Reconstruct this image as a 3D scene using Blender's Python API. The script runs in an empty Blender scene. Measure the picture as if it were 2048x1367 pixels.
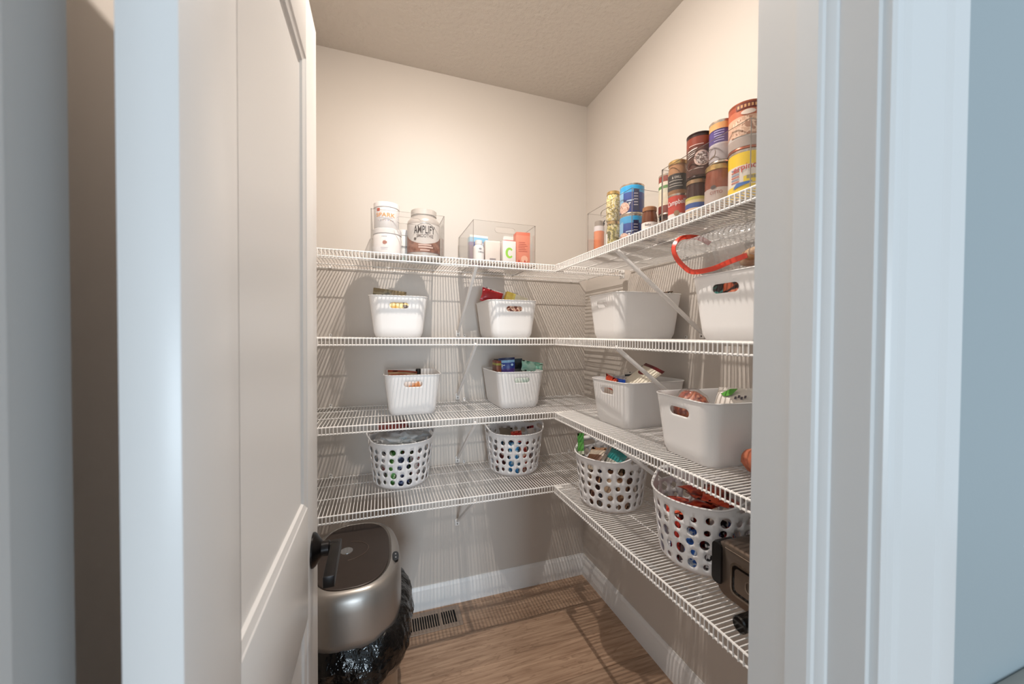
import bpy, bmesh, math, random
from mathutils import Vector, Matrix
from mathutils.geometry import delaunay_2d_cdt
from mathutils import noise as mnoise
PI = math.pi
random.seed(7)
scn = bpy.context.scene
COL = scn.collection

# ------------------------------------------------------------------ camera
W, H = 2048, 1367
F_PX = 756.34
cam_d = bpy.data.cameras.new('camera'); cam = bpy.data.objects.new('camera', cam_d); COL.objects.link(cam)
cam_d.sensor_fit = 'HORIZONTAL'; cam_d.sensor_width = 36.0; cam_d.lens = F_PX / W * 36.0
cam_d.clip_start = 0.02; cam_d.clip_end = 50
def cam_axes(yaw, pitch, roll):
    f = Vector((math.sin(yaw)*math.cos(pitch), math.cos(yaw)*math.cos(pitch), math.sin(pitch)))
    r = Vector((math.cos(yaw), -math.sin(yaw), 0)); u = r.cross(f)
    return r*math.cos(roll)+u*math.sin(roll), -r*math.sin(roll)+u*math.cos(roll), f
r_, u_, f_ = cam_axes(.3326, -.0168, .0055)
cam.matrix_world = Matrix(((r_.x, u_.x, -f_.x, -1.1338), (r_.y, u_.y, -f_.y, -1.9655), (r_.z, u_.z, -f_.z, 1.409), (0, 0, 0, 1)))
cam_d.dof.use_dof = True; cam_d.dof.focus_distance = 1.5; cam_d.dof.aperture_fstop = 5.0
scn.camera = cam

# ------------------------------------------------------------------ world light (daylight of the open kitchen) and exposure
world = bpy.data.worlds.new('world'); scn.world = world; world.use_nodes = True
bg = world.node_tree.nodes['Background']
bg.inputs[0].default_value = (.72, .87, 1.0, 1); bg.inputs[1].default_value = 0.40
scn.view_settings.view_transform = 'Standard'; scn.view_settings.look = 'None'
scn.view_settings.gamma = 1.0; scn.view_settings.use_curve_mapping = False
scn.view_settings.exposure = 1.20
# daylight lamp added in an unseen window, to brighten the lower pantry
wl = bpy.data.lights.new('added_window_daylight', 'AREA'); wl.shape = 'RECTANGLE'; wl.size = 1.3; wl.size_y = 1.9; wl.energy = 94; wl.color = (.74, .88, 1.0)
wo = bpy.data.objects.new('added_window_daylight', wl); COL.objects.link(wo); wo.location = (-1.5, -7.9, 1.12); wo.rotation_euler = (PI/2, 0, 0)
LAMP = (-.86, -.97); BULB_STRENGTH = 6500.0; BULB_COLOR = (1.0, .91, .82)

# ------------------------------------------------------------------ materials
def s2l(c): return tuple(((v/255)/12.92 if v/255 <= .04045 else ((v/255+.055)/1.055)**2.4) for v in c)
def mat(name, rgb, rough=.5, metal=0., var=.0, vscale=20, bump=0., bscale=200, spec=.5, coat=0., bdist=.002):
    m = bpy.data.materials.new(name); m.use_nodes = True
    nt = m.node_tree; b = nt.nodes['Principled BSDF']
    c = s2l(rgb); b.inputs['Base Color'].default_value = (*c, 1)
    b.inputs['Roughness'].default_value = rough; b.inputs['Metallic'].default_value = metal
    b.inputs['Specular IOR Level'].default_value = spec
    if coat: b.inputs['Coat Weight'].default_value = coat
    tc = nt.nodes.new('ShaderNodeTexCoord')
    if var:
        n = nt.nodes.new('ShaderNodeTexNoise'); n.inputs['Scale'].default_value = vscale; n.inputs['Detail'].default_value = 4
        nt.links.new(tc.outputs['Object'], n.inputs['Vector'])
        mx = nt.nodes.new('ShaderNodeMix'); mx.data_type = 'RGBA'
        mx.inputs['A'].default_value = (*[v*(1-var) for v in c], 1); mx.inputs['B'].default_value = (*[min(1, v*(1+var)) for v in c], 1)
        nt.links.new(n.outputs['Fac'], mx.inputs['Factor']); nt.links.new(mx.outputs['Result'], b.inputs['Base Color'])
    if bump:
        n = nt.nodes.new('ShaderNodeTexNoise'); n.inputs['Scale'].default_value = bscale; n.inputs['Detail'].default_value = 3
        nt.links.new(tc.outputs['Object'], n.inputs['Vector'])
        bp = nt.nodes.new('ShaderNodeBump'); bp.inputs['Strength'].default_value = bump; bp.inputs['Distance'].default_value = bdist
        nt.links.new(n.outputs['Fac'], bp.inputs['Height']); nt.links.new(bp.outputs['Normal'], b.inputs['Normal'])
    return m
def mat_bands(name, stops, rough=.4, metal=0., axis='Z', mottle=0., mscale=60):
    """printed packaging: colour bands along the object's own axis (Generated 0..1)"""
    m = bpy.data.materials.new(name); m.use_nodes = True
    nt = m.node_tree; b = nt.nodes['Principled BSDF']
    b.inputs['Roughness'].default_value = rough; b.inputs['Metallic'].default_value = metal
    tc = nt.nodes.new('ShaderNodeTexCoord'); sp = nt.nodes.new('ShaderNodeSeparateXYZ')
    nt.links.new(tc.outputs['Generated'], sp.inputs[0])
    rp = nt.nodes.new('ShaderNodeValToRGB'); rp.color_ramp.interpolation = 'CONSTANT'
    el = rp.color_ramp.elements
    while len(el) > 1: el.remove(el[-1])
    el[0].position = stops[0][0]; el[0].color = (*s2l(stops[0][1]), 1)
    for p, c in stops[1:]:
        e = el.new(p); e.color = (*s2l(c), 1)
    src = sp.outputs[axis]
    nt.links.new(src, rp.inputs[0]); out = rp.outputs[0]
    if mottle:
        v = nt.nodes.new('ShaderNodeTexNoise'); v.inputs['Scale'].default_value = mscale; v.inputs['Detail'].default_value = 3
        nt.links.new(tc.outputs['Object'], v.inputs['Vector'])
        r2 = nt.nodes.new('ShaderNodeValToRGB'); r2.color_ramp.elements[0].position = .42; r2.color_ramp.elements[1].position = .58
        r2.color_ramp.elements[0].color = (1-mottle,)*3+(1,); r2.color_ramp.elements[1].color = (1, 1, 1, 1)
        nt.links.new(v.outputs['Fac'], r2.inputs[0])
        mx = nt.nodes.new('ShaderNodeMix'); mx.data_type = 'RGBA'; mx.blend_type = 'MULTIPLY'; mx.inputs['Factor'].default_value = 1
        nt.links.new(out, mx.inputs['A']); nt.links.new(r2.outputs[0], mx.inputs['B']); out = mx.outputs['Result']
    nt.links.new(out, b.inputs['Base Color'])
    return m
def mat_mottle(name, cols, scale=60, rough=.4, sharp=.04):
    """food in a jar, printed food picture: noise patches of several colours"""
    m = bpy.data.materials.new(name); m.use_nodes = True; nt = m.node_tree; b = nt.nodes['Principled BSDF']
    b.inputs['Roughness'].default_value = rough
    tc = nt.nodes.new('ShaderNodeTexCoord'); v = nt.nodes.new('ShaderNodeTexNoise'); v.inputs['Scale'].default_value = scale
    v.inputs['Detail'].default_value = 2; nt.links.new(tc.outputs['Object'], v.inputs['Vector'])
    rp = nt.nodes.new('ShaderNodeValToRGB'); el = rp.color_ramp.elements; n = len(cols)
    while len(el) > 1: el.remove(el[-1])
    el[0].position = 0; el[0].color = (*s2l(cols[0]), 1)
    for i in range(1, n):
        p = .34 + .32*i/n
        e = el.new(p-sharp/2); e.color = (*s2l(cols[i-1]), 1); e = el.new(p+sharp/2); e.color = (*s2l(cols[i]), 1)
    nt.links.new(v.outputs['Fac'], rp.inputs[0]); nt.links.new(rp.outputs[0], b.inputs['Base Color'])
    return m
def mat_clear(name, tint=(1, 1, 1), gloss=1.0, rough=.05, haze=0.0, bump=0., bscale=60, hazecol=(.9, .9, .92)):
    """thin clear plastic: straight-through transmission plus a Fresnel reflection"""
    m = bpy.data.materials.new(name); m.use_nodes = True; nt = m.node_tree; nt.nodes.clear()
    out = nt.nodes.new('ShaderNodeOutputMaterial'); tr = nt.nodes.new('ShaderNodeBsdfTransparent'); tr.inputs[0].default_value = (*tint, 1)
    gl = nt.nodes.new('ShaderNodeBsdfGlossy'); gl.inputs['Roughness'].default_value = rough
    fr = nt.nodes.new('ShaderNodeLayerWeight'); fr.inputs['Blend'].default_value = .5
    pw = nt.nodes.new('ShaderNodeMath'); pw.operation = 'POWER'; pw.inputs[1].default_value = 4.5; nt.links.new(fr.outputs['Facing'], pw.inputs[0])
    ma = nt.nodes.new('ShaderNodeMath'); ma.operation = 'MULTIPLY_ADD'; ma.inputs[1].default_value = .75; ma.inputs[2].default_value = .035*gloss; nt.links.new(pw.outputs[0], ma.inputs[0])
    mx = nt.nodes.new('ShaderNodeMixShader')
    nt.links.new(ma.outputs[0], mx.inputs[0]); nt.links.new(tr.outputs[0], mx.inputs[1]); nt.links.new(gl.outputs[0], mx.inputs[2])
    if bump:
        tc = nt.nodes.new('ShaderNodeTexCoord'); n = nt.nodes.new('ShaderNodeTexNoise'); n.inputs['Scale'].default_value = bscale; n.inputs['Detail'].default_value = 3
        nt.links.new(tc.outputs['Object'], n.inputs['Vector'])
        bp = nt.nodes.new('ShaderNodeBump'); bp.inputs['Strength'].default_value = bump; bp.inputs['Distance'].default_value = .01
        nt.links.new(n.outputs['Fac'], bp.inputs['Height'])
        nt.links.new(bp.outputs['Normal'], gl.inputs['Normal']); nt.links.new(bp.outputs['Normal'], fr.inputs['Normal'])
    last = mx
    if haze:
        df = nt.nodes.new('ShaderNodeBsdfDiffuse'); df.inputs[0].default_value = (*hazecol, 1)
        m2 = nt.nodes.new('ShaderNodeMixShader'); m2.inputs[0].default_value = haze
        nt.links.new(mx.outputs[0], m2.inputs[1]); nt.links.new(df.outputs[0], m2.inputs[2]); last = m2
    nt.links.new(last.outputs[0], out.inputs['Surface'])
    return m
def mat_wood(name, seed):
    m = bpy.data.materials.new(name); m.use_nodes = True; nt = m.node_tree; b = nt.nodes['Principled BSDF']
    b.inputs['Roughness'].default_value = .42
    tc = nt.nodes.new('ShaderNodeTexCoord'); oi = nt.nodes.new('ShaderNodeObjectInfo')
    mp = nt.nodes.new('ShaderNodeMapping'); mp.inputs['Scale'].default_value = (1.1, 9, 9)
    ad = nt.nodes.new('ShaderNodeVectorMath'); ad.operation = 'ADD'
    mu = nt.nodes.new('ShaderNodeVectorMath'); mu.operation = 'SCALE'; mu.inputs[0].default_value = (7, 13, 3)
    nt.links.new(oi.outputs['Random'], mu.inputs['Scale'])
    nt.links.new(tc.outputs['Object'], ad.inputs[0]); nt.links.new(mu.outputs[0], ad.inputs[1]); nt.links.new(ad.outputs[0], mp.inputs[0])
    n1 = nt.nodes.new('ShaderNodeTexNoise'); n1.inputs['Scale'].default_value = 1.6; n1.inputs['Detail'].default_value = 5; n1.inputs['Distortion'].default_value = .6
    nt.links.new(mp.outputs[0], n1.inputs['Vector'])
    mth = nt.nodes.new('ShaderNodeMath'); mth.operation = 'MULTIPLY'; mth.inputs[1].default_value = 9; nt.links.new(n1.outputs['Fac'], mth.inputs[0])
    fr = nt.nodes.new('ShaderNodeMath'); fr.operation = 'FRACT'; nt.links.new(mth.outputs[0], fr.inputs[0])
    n2 = nt.nodes.new('ShaderNodeTexNoise'); n2.inputs['Scale'].default_value = 14; n2.inputs['Detail'].default_value = 6
    mp2 = nt.nodes.new('ShaderNodeMapping'); mp2.inputs['Scale'].default_value = (.35, 6, 6); nt.links.new(ad.outputs[0], mp2.inputs[0]); nt.links.new(mp2.outputs[0], n2.inputs['Vector'])
    r1 = nt.nodes.new('ShaderNodeValToRGB'); r1.color_ramp.elements[0].color = (*s2l((158, 127, 104)), 1); r1.color_ramp.elements[1].color = (*s2l((202, 170, 144)), 1)
    r1.color_ramp.elements[0].position = .3; r1.color_ramp.elements[1].position = .7
    nt.links.new(n2.outputs['Fac'], r1.inputs[0])
    r2 = nt.nodes.new('ShaderNodeValToRGB'); r2.color_ramp.elements[0].color = (.62, .58, .55, 1); r2.color_ramp.elements[1].color = (1, 1, 1, 1); r2.color_ramp.elements[1].position = .22
    nt.links.new(fr.outputs[0], r2.inputs[0])
    mx = nt.nodes.new('ShaderNodeMix'); mx.data_type = 'RGBA'; mx.blend_type = 'MULTIPLY'; mx.inputs['Factor'].default_value = .75
    nt.links.new(r1.outputs[0], mx.inputs['A']); nt.links.new(r2.outputs[0], mx.inputs['B'])
    hv = nt.nodes.new('ShaderNodeHueSaturation'); mr = nt.nodes.new('ShaderNodeMapRange'); mr.inputs['To Min'].default_value = .88; mr.inputs['To Max'].default_value = 1.1
    nt.links.new(oi.outputs['Random'], mr.inputs['Value']); nt.links.new(mr.outputs[0], hv.inputs['Value']); nt.links.new(mx.outputs['Result'], hv.inputs['Color'])
    nt.links.new(hv.outputs[0], b.inputs['Base Color'])
    return m
M = dict(
    wall=mat('greige_wall_paint', (209, 201, 193), .55, bump=.05, bscale=350, var=.015, vscale=3),
    kwall=mat('blue_grey_wall_paint', (156, 166, 169), .55, bump=.05, bscale=350, var=.015, vscale=3),
    ceil=mat('ceiling_texture_paint', (209, 202, 194), .9, bump=1.0, bscale=42, bdist=.007),
    trim=mat('white_trim_paint', (214, 213, 211), .32, bump=.02, bscale=90),
    base=mat('white_baseboard_paint', (238, 237, 236), .32),
    door=mat('white_door_paint', (222, 219, 216), .34, bump=.03, bscale=120),
    wire=mat('white_vinyl_coated_wire', (244, 241, 238), .38),
    bin=mat('white_matt_plastic', (244, 242, 241), .42, bump=.02, bscale=400),
    basket=mat('white_basket_plastic', (242, 240, 240), .35),
    black=mat('black_satin', (16, 15, 16), .35),
    blackg=mat('black_gloss_plastic', (10, 10, 11), .12),
    knob=mat('oil_rubbed_black_metal', (24, 21, 21), .32, metal=.6),
    chrome=mat('bright_steel', (200, 200, 200), .18, metal=1),
    steel=mat('brushed_steel', (165, 160, 155), .32, metal=1, var=.06, vscale=80),
    silver=mat('silver_painted_plastic', (168, 163, 158), .34, metal=.75),
    flap=mat('dark_grey_lid_plastic', (62, 52, 47), .42, metal=.3, var=.12, vscale=30),
    dsteel=mat('black_stainless', (126, 112, 101), .34, metal=.8, var=.1, vscale=14),
    vent=mat('beige_register_metal', (158, 139, 124), .45, metal=.2),
    hole=mat('duct_shade_black', (14, 12, 11), .9),
    acr=mat_clear('clear_acrylic', (.985, .985, .985)),
    acredge=mat('acrylic_edge', (168, 158, 150), .2),
    bagc=mat_clear('clear_plastic_film', (.93, .93, .93), 2.6, .10, .16, 1.0, 30),
    bagm=mat_clear('meat_film', (.97, .96, .95), 2.0, .08, .03, 1.0, 40),
    bagc2=mat_clear('clear_crinkled_film', (.95, .97, .97), 1.1, .15, .42, 1.0, 60),
    bagblk=mat('black_bin_liner', (6, 6, 7), .11, bump=1.0, bscale=38, bdist=.008),
    white=mat('white_print', (240, 238, 236), .4),
    gold=mat('gold_lid', (196, 164, 110), .3, metal=.8),
    tin=mat('tin_rim', (205, 190, 175), .25, metal=.9),
)
WOOD = mat_wood('oak_vinyl_plank', 0)
_mc = {}
def C(rgb, rough=.45, metal=0.):
    k = (rgb, rough, metal)
    if k not in _mc: _mc[k] = mat('tint_%d_%d_%d_%d' % (*rgb, int(rough*100)), rgb, rough, metal)
    return _mc[k]

# ------------------------------------------------------------------ object helpers
def props(o, label=None, cat=None, group=None, kind=None):
    if label: o['label'] = label
    if cat: o['category'] = cat
    if group: o['group'] = group
    if kind: o['kind'] = kind
    return o
def empty(name, loc=(0, 0, 0), rz=0., label=None, cat=None, group=None, kind=None, parent=None):
    o = bpy.data.objects.new(name, None); COL.objects.link(o); o.location = loc; o.rotation_euler = (0, 0, rz)
    o.empty_display_size = .02
    if parent: o.parent = parent
    return props(o, label, cat, group, kind)
def link(name, me, parent=None, loc=None, rot=None):
    o = bpy.data.objects.new(name, me); COL.objects.link(o)
    if parent: o.parent = parent
    if loc is not None: o.location = loc
    if rot is not None: o.rotation_euler = rot
    return o
class MB:
    def __init__(s): s.v = []; s.f = []; s.mi = []
    def add(s, vs, fs, mi=0, mtx=None):
        b = len(s.v)
        s.v += [tuple(mtx @ Vector(p)) if mtx else tuple(p) for p in vs]
        s.f += [tuple(b+i for i in f) for f in fs]; s.mi += [mi]*len(fs); return s
    def box(s, x0, x1, y0, y1, z0, z1, bev=0., mi=0, mtx=None):
        if x0 > x1: x0, x1 = x1, x0
        if y0 > y1: y0, y1 = y1, y0
        if z0 > z1: z0, z1 = z1, z0
        if bev <= 0:
            vs = [(x, y, z) for z in (z0, z1) for y in (y0, y1) for x in (x0, x1)]
            fs = [(0, 2, 3, 1), (4, 5, 7, 6), (0, 1, 5, 4), (2, 6, 7, 3), (0, 4, 6, 2), (1, 3, 7, 5)]
            return s.add(vs, fs, mi, mtx)
        bm = bmesh.new(); bmesh.ops.create_cube(bm, size=1)
        for v in bm.verts: v.co = Vector(((x0+x1)/2+v.co.x*(x1-x0), (y0+y1)/2+v.co.y*(y1-y0), (z0+z1)/2+v.co.z*(z1-z0)))
        bmesh.ops.bevel(bm, geom=bm.edges[:], offset=bev, segments=2, affect='EDGES', profile=.5)
        bm.verts.index_update()
        s.add([v.co[:] for v in bm.verts], [[v.index for v in f.verts] for f in bm.faces], mi, mtx); bm.free(); return s
    def tube(s, pts, r, n=6, cap=True, mi=0, mtx=None):
        pts = [Vector(p) for p in pts]; vs = []; fs = []; k = len(pts)
        prev = None
        for i, p in enumerate(pts):
            t = (pts[min(i+1, k-1)]-pts[max(i-1, 0)]).normalized()
            if prev is None:
                a = Vector((0, 0, 1)) if abs(t.z) < .9 else Vector((1, 0, 0)); nrm = t.cross(a).normalized()
            else: nrm = (prev-t*prev.dot(t)).normalized()
            prev = nrm; bn = t.cross(nrm)
            rr = r[i] if isinstance(r, (list, tuple)) else r
            for j in range(n):
                a = 2*PI*j/n; vs.append(p+nrm*math.cos(a)*rr+bn*math.sin(a)*rr)
        for i in range(k-1):
            for j in range(n):
                fs.append((i*n+j, i*n+(j+1) % n, (i+1)*n+(j+1) % n, (i+1)*n+j))
        if cap: fs.append(tuple(range(n))[::-1]); fs.append(tuple((k-1)*n+j for j in range(n)))
        return s.add(vs, fs, mi, mtx)
    def loft(s, rings, cap0=True, cap1=True, mi=0, mtx=None, closed=True):
        n = len(rings[0]); vs = [p for r in rings for p in r]; fs = []
        for i in range(len(rings)-1):
            for j in range(n if closed else n-1):
                fs.append((i*n+j, i*n+(j+1) % n, (i+1)*n+(j+1) % n, (i+1)*n+j))
        if cap0: fs.append(tuple(range(n))[::-1])
        if cap1: fs.append(tuple((len(rings)-1)*n+j for j in range(n)))
        return s.add(vs, fs, mi, mtx)
    def lathe(s, prof, n=32, cap0=True, cap1=True, mi=0, mtx=None):
        rings = [[(r*math.cos(2*PI*j/n), r*math.sin(2*PI*j/n), z) for j in range(n)] for r, z in prof]
        return s.loft(rings, cap0, cap1, mi, mtx)
    def extrude_profile(s, prof, p0, p1, up=Vector((0, 0, 1)), out=None, mi=0):
        """profile points (a: out of wall, b: up) swept from p0 to p1"""
        p0, p1 = Vector(p0), Vector(p1)
        rings = [[p+out*a+up*b for a, b in prof] for p in (p0, p1)]
        return s.loft(rings, True, True, mi)
    def mesh(s, name, mats, smooth=True, angle=35, merge=0):
        me = bpy.data.meshes.new(name); me.from_pydata(s.v, [], s.f)
        mats = mats if isinstance(mats, (list, tuple)) else [mats]
        for m in mats: me.materials.append(m)
        if len(mats) > 1: me.polygons.foreach_set('material_index', s.mi)
        bm = bmesh.new(); bm.from_mesh(me)
        if merge: bmesh.ops.remove_doubles(bm, verts=bm.verts, dist=merge)
        bmesh.ops.recalc_face_normals(bm, faces=bm.faces); bm.to_mesh(me); bm.free()
        if smooth:
            me.polygons.foreach_set('use_smooth', [True]*len(me.polygons)); me.set_sharp_from_angle(angle=math.radians(angle))
        me.update(); return me
    def build(s, name, mats, parent=None, loc=None, rot=None, **k):
        return link(name, s.mesh(name, mats, **k), parent, loc, rot)
def copy_tree(o, parent=None):
    c = o.copy(); COL.objects.link(c); c.parent = parent
    for ch in list(o.children): copy_tree(ch, c)
    return c
def inside(poly, x, y):
    r = False; n = len(poly); j = n-1
    for i in range(n):
        xi, yi = poly[i]; xj, yj = poly[j]
        if (yi > y) != (yj > y) and x < (xj-xi)*(y-yi)/(yj-yi)+xi: r = not r
        j = i
    return r
def sheet(w, h, holes, nx, ny, fmap, xs=None):
    """flat w x h sheet with hole loops, triangulated, then mapped to 3D with fmap(s,t)"""
    V = []; E = []
    xs = xs or [w*i/nx for i in range(nx+1)]; nx = len(xs)-1
    def loop(pts):
        b = len(V); V.extend(Vector(p) for p in pts)
        E.extend((b+i, b+(i+1) % len(pts)) for i in range(len(pts)))
    loop([(xs[i], 0) for i in range(nx)]+[(w, h*i/ny) for i in range(ny)]+[(xs[nx-i], h) for i in range(nx)]+[(0, h-h*i/ny) for i in range(ny)])
    bbs = [(min(p[0] for p in q), max(p[0] for p in q), min(p[1] for p in q), max(p[1] for p in q)) for q in holes]
    for q in holes: loop(q)
    g = .002
    for i in range(1, nx):
        for j in range(1, ny):
            x, y = xs[i], h*j/ny; ok = True
            for q, b in zip(holes, bbs):
                if b[0]-g < x < b[1]+g and b[2]-g < y < b[3]+g:
                    cx, cy = (b[0]+b[1])/2, (b[2]+b[3])/2
                    if inside(q, x, y) or inside(q, cx+(x-cx)*.9, cy+(y-cy)*.88): ok = False; break
            if ok: V.append(Vector((x, y)))
    ov, oe, of, *_ = delaunay_2d_cdt(V, E, [], 0, 1e-6)
    fs = []
    for f in of:
        cx = sum(ov[i].x for i in f)/len(f); cy = sum(ov[i].y for i in f)/len(f)
        if any(b[0] < cx < b[1] and b[2] < cy < b[3] and inside(q, cx, cy) for q, b in zip(holes, bbs)): continue
        fs.append(tuple(f))
    return [fmap(v.x, v.y) for v in ov], fs
def stadium(cx, cy, w, h, n=6):
    r = h/2; d = w/2-r; p = []
    for i in range(n+1): a = -PI/2+PI*i/n; p.append((cx+d+r*math.cos(a), cy+r*math.sin(a)))
    for i in range(n+1): a = PI/2+PI*i/n; p.append((cx-d+r*math.cos(a), cy+r*math.sin(a)))
    return p
def ellipse(cx, cy, a, b, n=14): return [(cx+a*math.cos(2*PI*i/n), cy+b*math.sin(2*PI*i/n)) for i in range(n)]
def solidify(o, t, off=-1, rim=0):
    m = o.modifiers.new('thickness', 'SOLIDIFY'); m.thickness = t; m.offset = off; m.use_even_offset = False
    if rim: m.material_offset_rim = rim
    return m

# ------------------------------------------------------------------ lettering
_tx = {}
def prep_text(strings):
    tmp = []
    for s in strings:
        cu = bpy.data.curves.new('t', 'FONT'); cu.body = s; cu.size = 1.0; cu.align_x = 'CENTER'; cu.align_y = 'CENTER'; cu.resolution_u = 3; cu.offset = .007
        o = bpy.data.objects.new('t', cu); COL.objects.link(o); tmp.append((s, o, cu))
    bpy.context.view_layer.update(); dg = bpy.context.evaluated_depsgraph_get()
    for s, o, cu in tmp:
        me = bpy.data.meshes.new_from_object(o.evaluated_get(dg))
        vs = [(v.co.x, v.co.y) for v in me.vertices]; fs = [tuple(p.vertices) for p in me.polygons]
        x0 = min(v[0] for v in vs); x1 = max(v[0] for v in vs); y0 = min(v[1] for v in vs); y1 = max(v[1] for v in vs)
        _tx[s] = ([((x-(x0+x1)/2)/(x1-x0), (y-(y0+y1)/2)/(y1-y0)) for x, y in vs], fs, (x1-x0)/(y1-y0))
        bpy.data.meshes.remove(me)
    for s, o, cu in tmp: bpy.data.objects.remove(o); bpy.data.curves.remove(cu)
prep_text(['AMPLIFY', 'SMOOTHIE', 'SPARK', 'armon', "Campbell's", 'OMEGA', 'CITTO', '& GRILL', 'erpino', 'Baby', 'R'])
def text_wrap(name, s, r, ang, z, w, h, m, parent, off=.0009, slant=0.):
    vs, fs, _ = _tx[s]; rr = r+off; P = []
    for x, y in vs:
        a = ang+(x*w)/rr; P.append((rr*math.cos(a), rr*math.sin(a), z+y*h+x*w*slant))
    return MB().add(P, fs).build(name, m, parent, smooth=False)
def patch_wrap(name, loop, r, ang, z, m, parent, off=.0006):
    """a printed patch (loop in metres) on a cylinder: fan of strips"""
    x0 = min(p[0] for p in loop); x1 = max(p[0] for p in loop); n = 14; rr = r+off; V = []; Fc = []
    for i in range(n+1):
        x = x0+(x1-x0)*(i+.0001)/(n+.0002); ys = []
        for k in range(len(loop)):
            a, b = loop[k], loop[(k+1) % len(loop)]
            if (a[0]-x)*(b[0]-x) <= 0 and a[0] != b[0]: ys.append(a[1]+(b[1]-a[1])*(x-a[0])/(b[0]-a[0]))
        lo, hi = (min(ys), max(ys)) if ys else (0, 0)
        for y in (lo, hi): V.append((rr*math.cos(ang+x/rr), rr*math.sin(ang+x/rr), z+y))
        if i: b = 2*i; Fc.append((b-2, b, b+1, b-1))
    return MB().add(V, Fc).build(name, m, parent, smooth=False)
def text_flat(name, s, w, h, m, parent, loc, rot):
    vs, fs, _ = _tx[s]
    return MB().add([(x*w, 0, y*h) for x, y in vs], fs).build(name, m, parent, loc, rot, smooth=False)

# ================================================================== ROOM
HC = 2.743; XL = -1.455; YF = -1.622; YK = -1.738      # ceiling, left wall, door wall inner / kitchen face
JL, JR = -1.336, -.698                                # hinge and latch jamb faces
DH = 2.055                                            # opening head
def struct(name, mb, m, label, cat, **k):
    o = mb.build(name, m, **k); return props(o, label, cat, kind='structure')
struct('wall_back', MB().box(XL-.1, .1, 0, .1, -.02, HC), M['wall'], 'greige painted pantry wall facing the doorway, behind the bins and baskets', 'wall', smooth=False)
struct('wall_right', MB().box(0, .1, YK-.0, 0, -.02, HC), M['wall'], 'greige painted pantry side wall behind the canned food shelf', 'wall', smooth=False)
struct('wall_left', MB().box(XL-.1, XL, YK, 0, -.02, HC), M['wall'], 'greige pantry side wall hidden behind the open door', 'wall', smooth=False)
wf = MB()
wf.box(-3.4, JL-.02, YK, YF, -.02, HC); wf.box(JR+.02, 2.6, YK, YF, -.02, HC); wf.box(JL-.02, JR+.02, YK, YF, DH+.02, HC)
struct('wall_front', wf, M['kwall'], 'blue grey kitchen wall around the pantry doorway beside the white casing', 'wall', smooth=False)
struct('ceiling', MB().box(XL-.1, .1, YK, .1, HC, HC+.08), M['ceil'], 'stippled greige pantry ceiling', 'ceiling', smooth=False)
# floor: substrate and planks
fl = struct('floor', MB().box(-3.4, 2.6, -7.85, .1, -.06, -.008), C((70, 55, 45), .8), 'brown oak plank floor of the pantry and kitchen', 'floor', smooth=False)
PW, PL = .184, 1.22
pm = MB().box(-PL/2, PL/2, -PW/2, PW/2, -.0075, 0, bev=.0011).mesh('plank', WOOD, smooth=False)
row = 0; y = -.043+PW/2
while y > -4.6:
    off = (row*.437) % PL if row > 4 else -.04-.06*(row % 2); x = -3.55+off-PL/2
    while x < 2.5:
        link('plank', pm, fl, (x, y, 0)); x += PL+.0012
    y -= PW+.0009; row += 1
# baseboards
bp = [(0, 0), (.013, 0), (.013, .086), (.0105, .092), (.0105, .100), (.0085, .106), (.0045, .113), (.003, .121), (0, .121)]
def base(name, p0, p1, out, label):
    mb = MB(); mb.extrude_profile(bp, p0, p1, out=Vector(out)); return struct(name, mb, M['base'], label, 'baseboard', angle=25)
base('baseboard_back', (XL, 0, 0), (0, 0, 0), (0, -1, 0), 'white moulded baseboard under the shelves on the wall facing the doorway')
base('baseboard_right', (0, 0, 0), (0, YF, 0), (-1, 0, 0), 'white moulded baseboard along the side wall below the lowest shelf')
base('baseboard_left', (XL, 0, 0), (XL, YF, 0), (1, 0, 0), 'white moulded baseboard behind the open door')
# door frame: jambs, stops and casings
jy0, jy1 = YK-.002, YF+.002
struct('trim_1', MB().box(JL-.02, JL, jy0, jy1, 0, DH).box(JL-.02, JR+.02, jy0, jy1, DH, DH+.02), M['trim'], 'white hinge jamb and head of the pantry doorway', 'door frame', smooth=False)
struct('trim_2', MB().box(JR, JR+.02, jy0, jy1, 0, DH), M['trim'], 'white latch jamb of the pantry doorway', 'door frame', smooth=False)
SY0, SY1 = -1.708, -1.6725
stp = lambda sgn, xb: [Vector((xb, SY1, 0)), Vector((xb-sgn*.011, SY1, 0)), Vector((xb-sgn*.011, SY0+.013, 0)), Vector((xb-sgn*.0095, SY0+.010, 0)), Vector((xb-sgn*.0065, SY0+.0085, 0)), Vector((xb-sgn*.0055, SY0+.005, 0)), Vector((xb-sgn*.003, SY0+.001, 0)), Vector((xb, SY0, 0))]
for nm, sgn, xb, lab in (('trim_3', 1, JR, 'white moulded door stop on the latch jamb'), ('trim_4', -1, JL, 'white moulded door stop on the hinge jamb')):
    P = [p+Vector((0, -.011 if sgn < 0 else 0, 0)) for p in stp(sgn, xb)]; struct(nm, MB().loft([[p for p in P], [p+Vector((0, 0, DH-.011)) for p in P]]), M['trim'], lab, 'door stop', angle=20)
struct('trim_5', MB().box(JL, JR, SY0, SY1, DH-.011, DH), M['trim'], 'white door stop across the head of the doorway', 'door stop', smooth=False)
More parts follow.
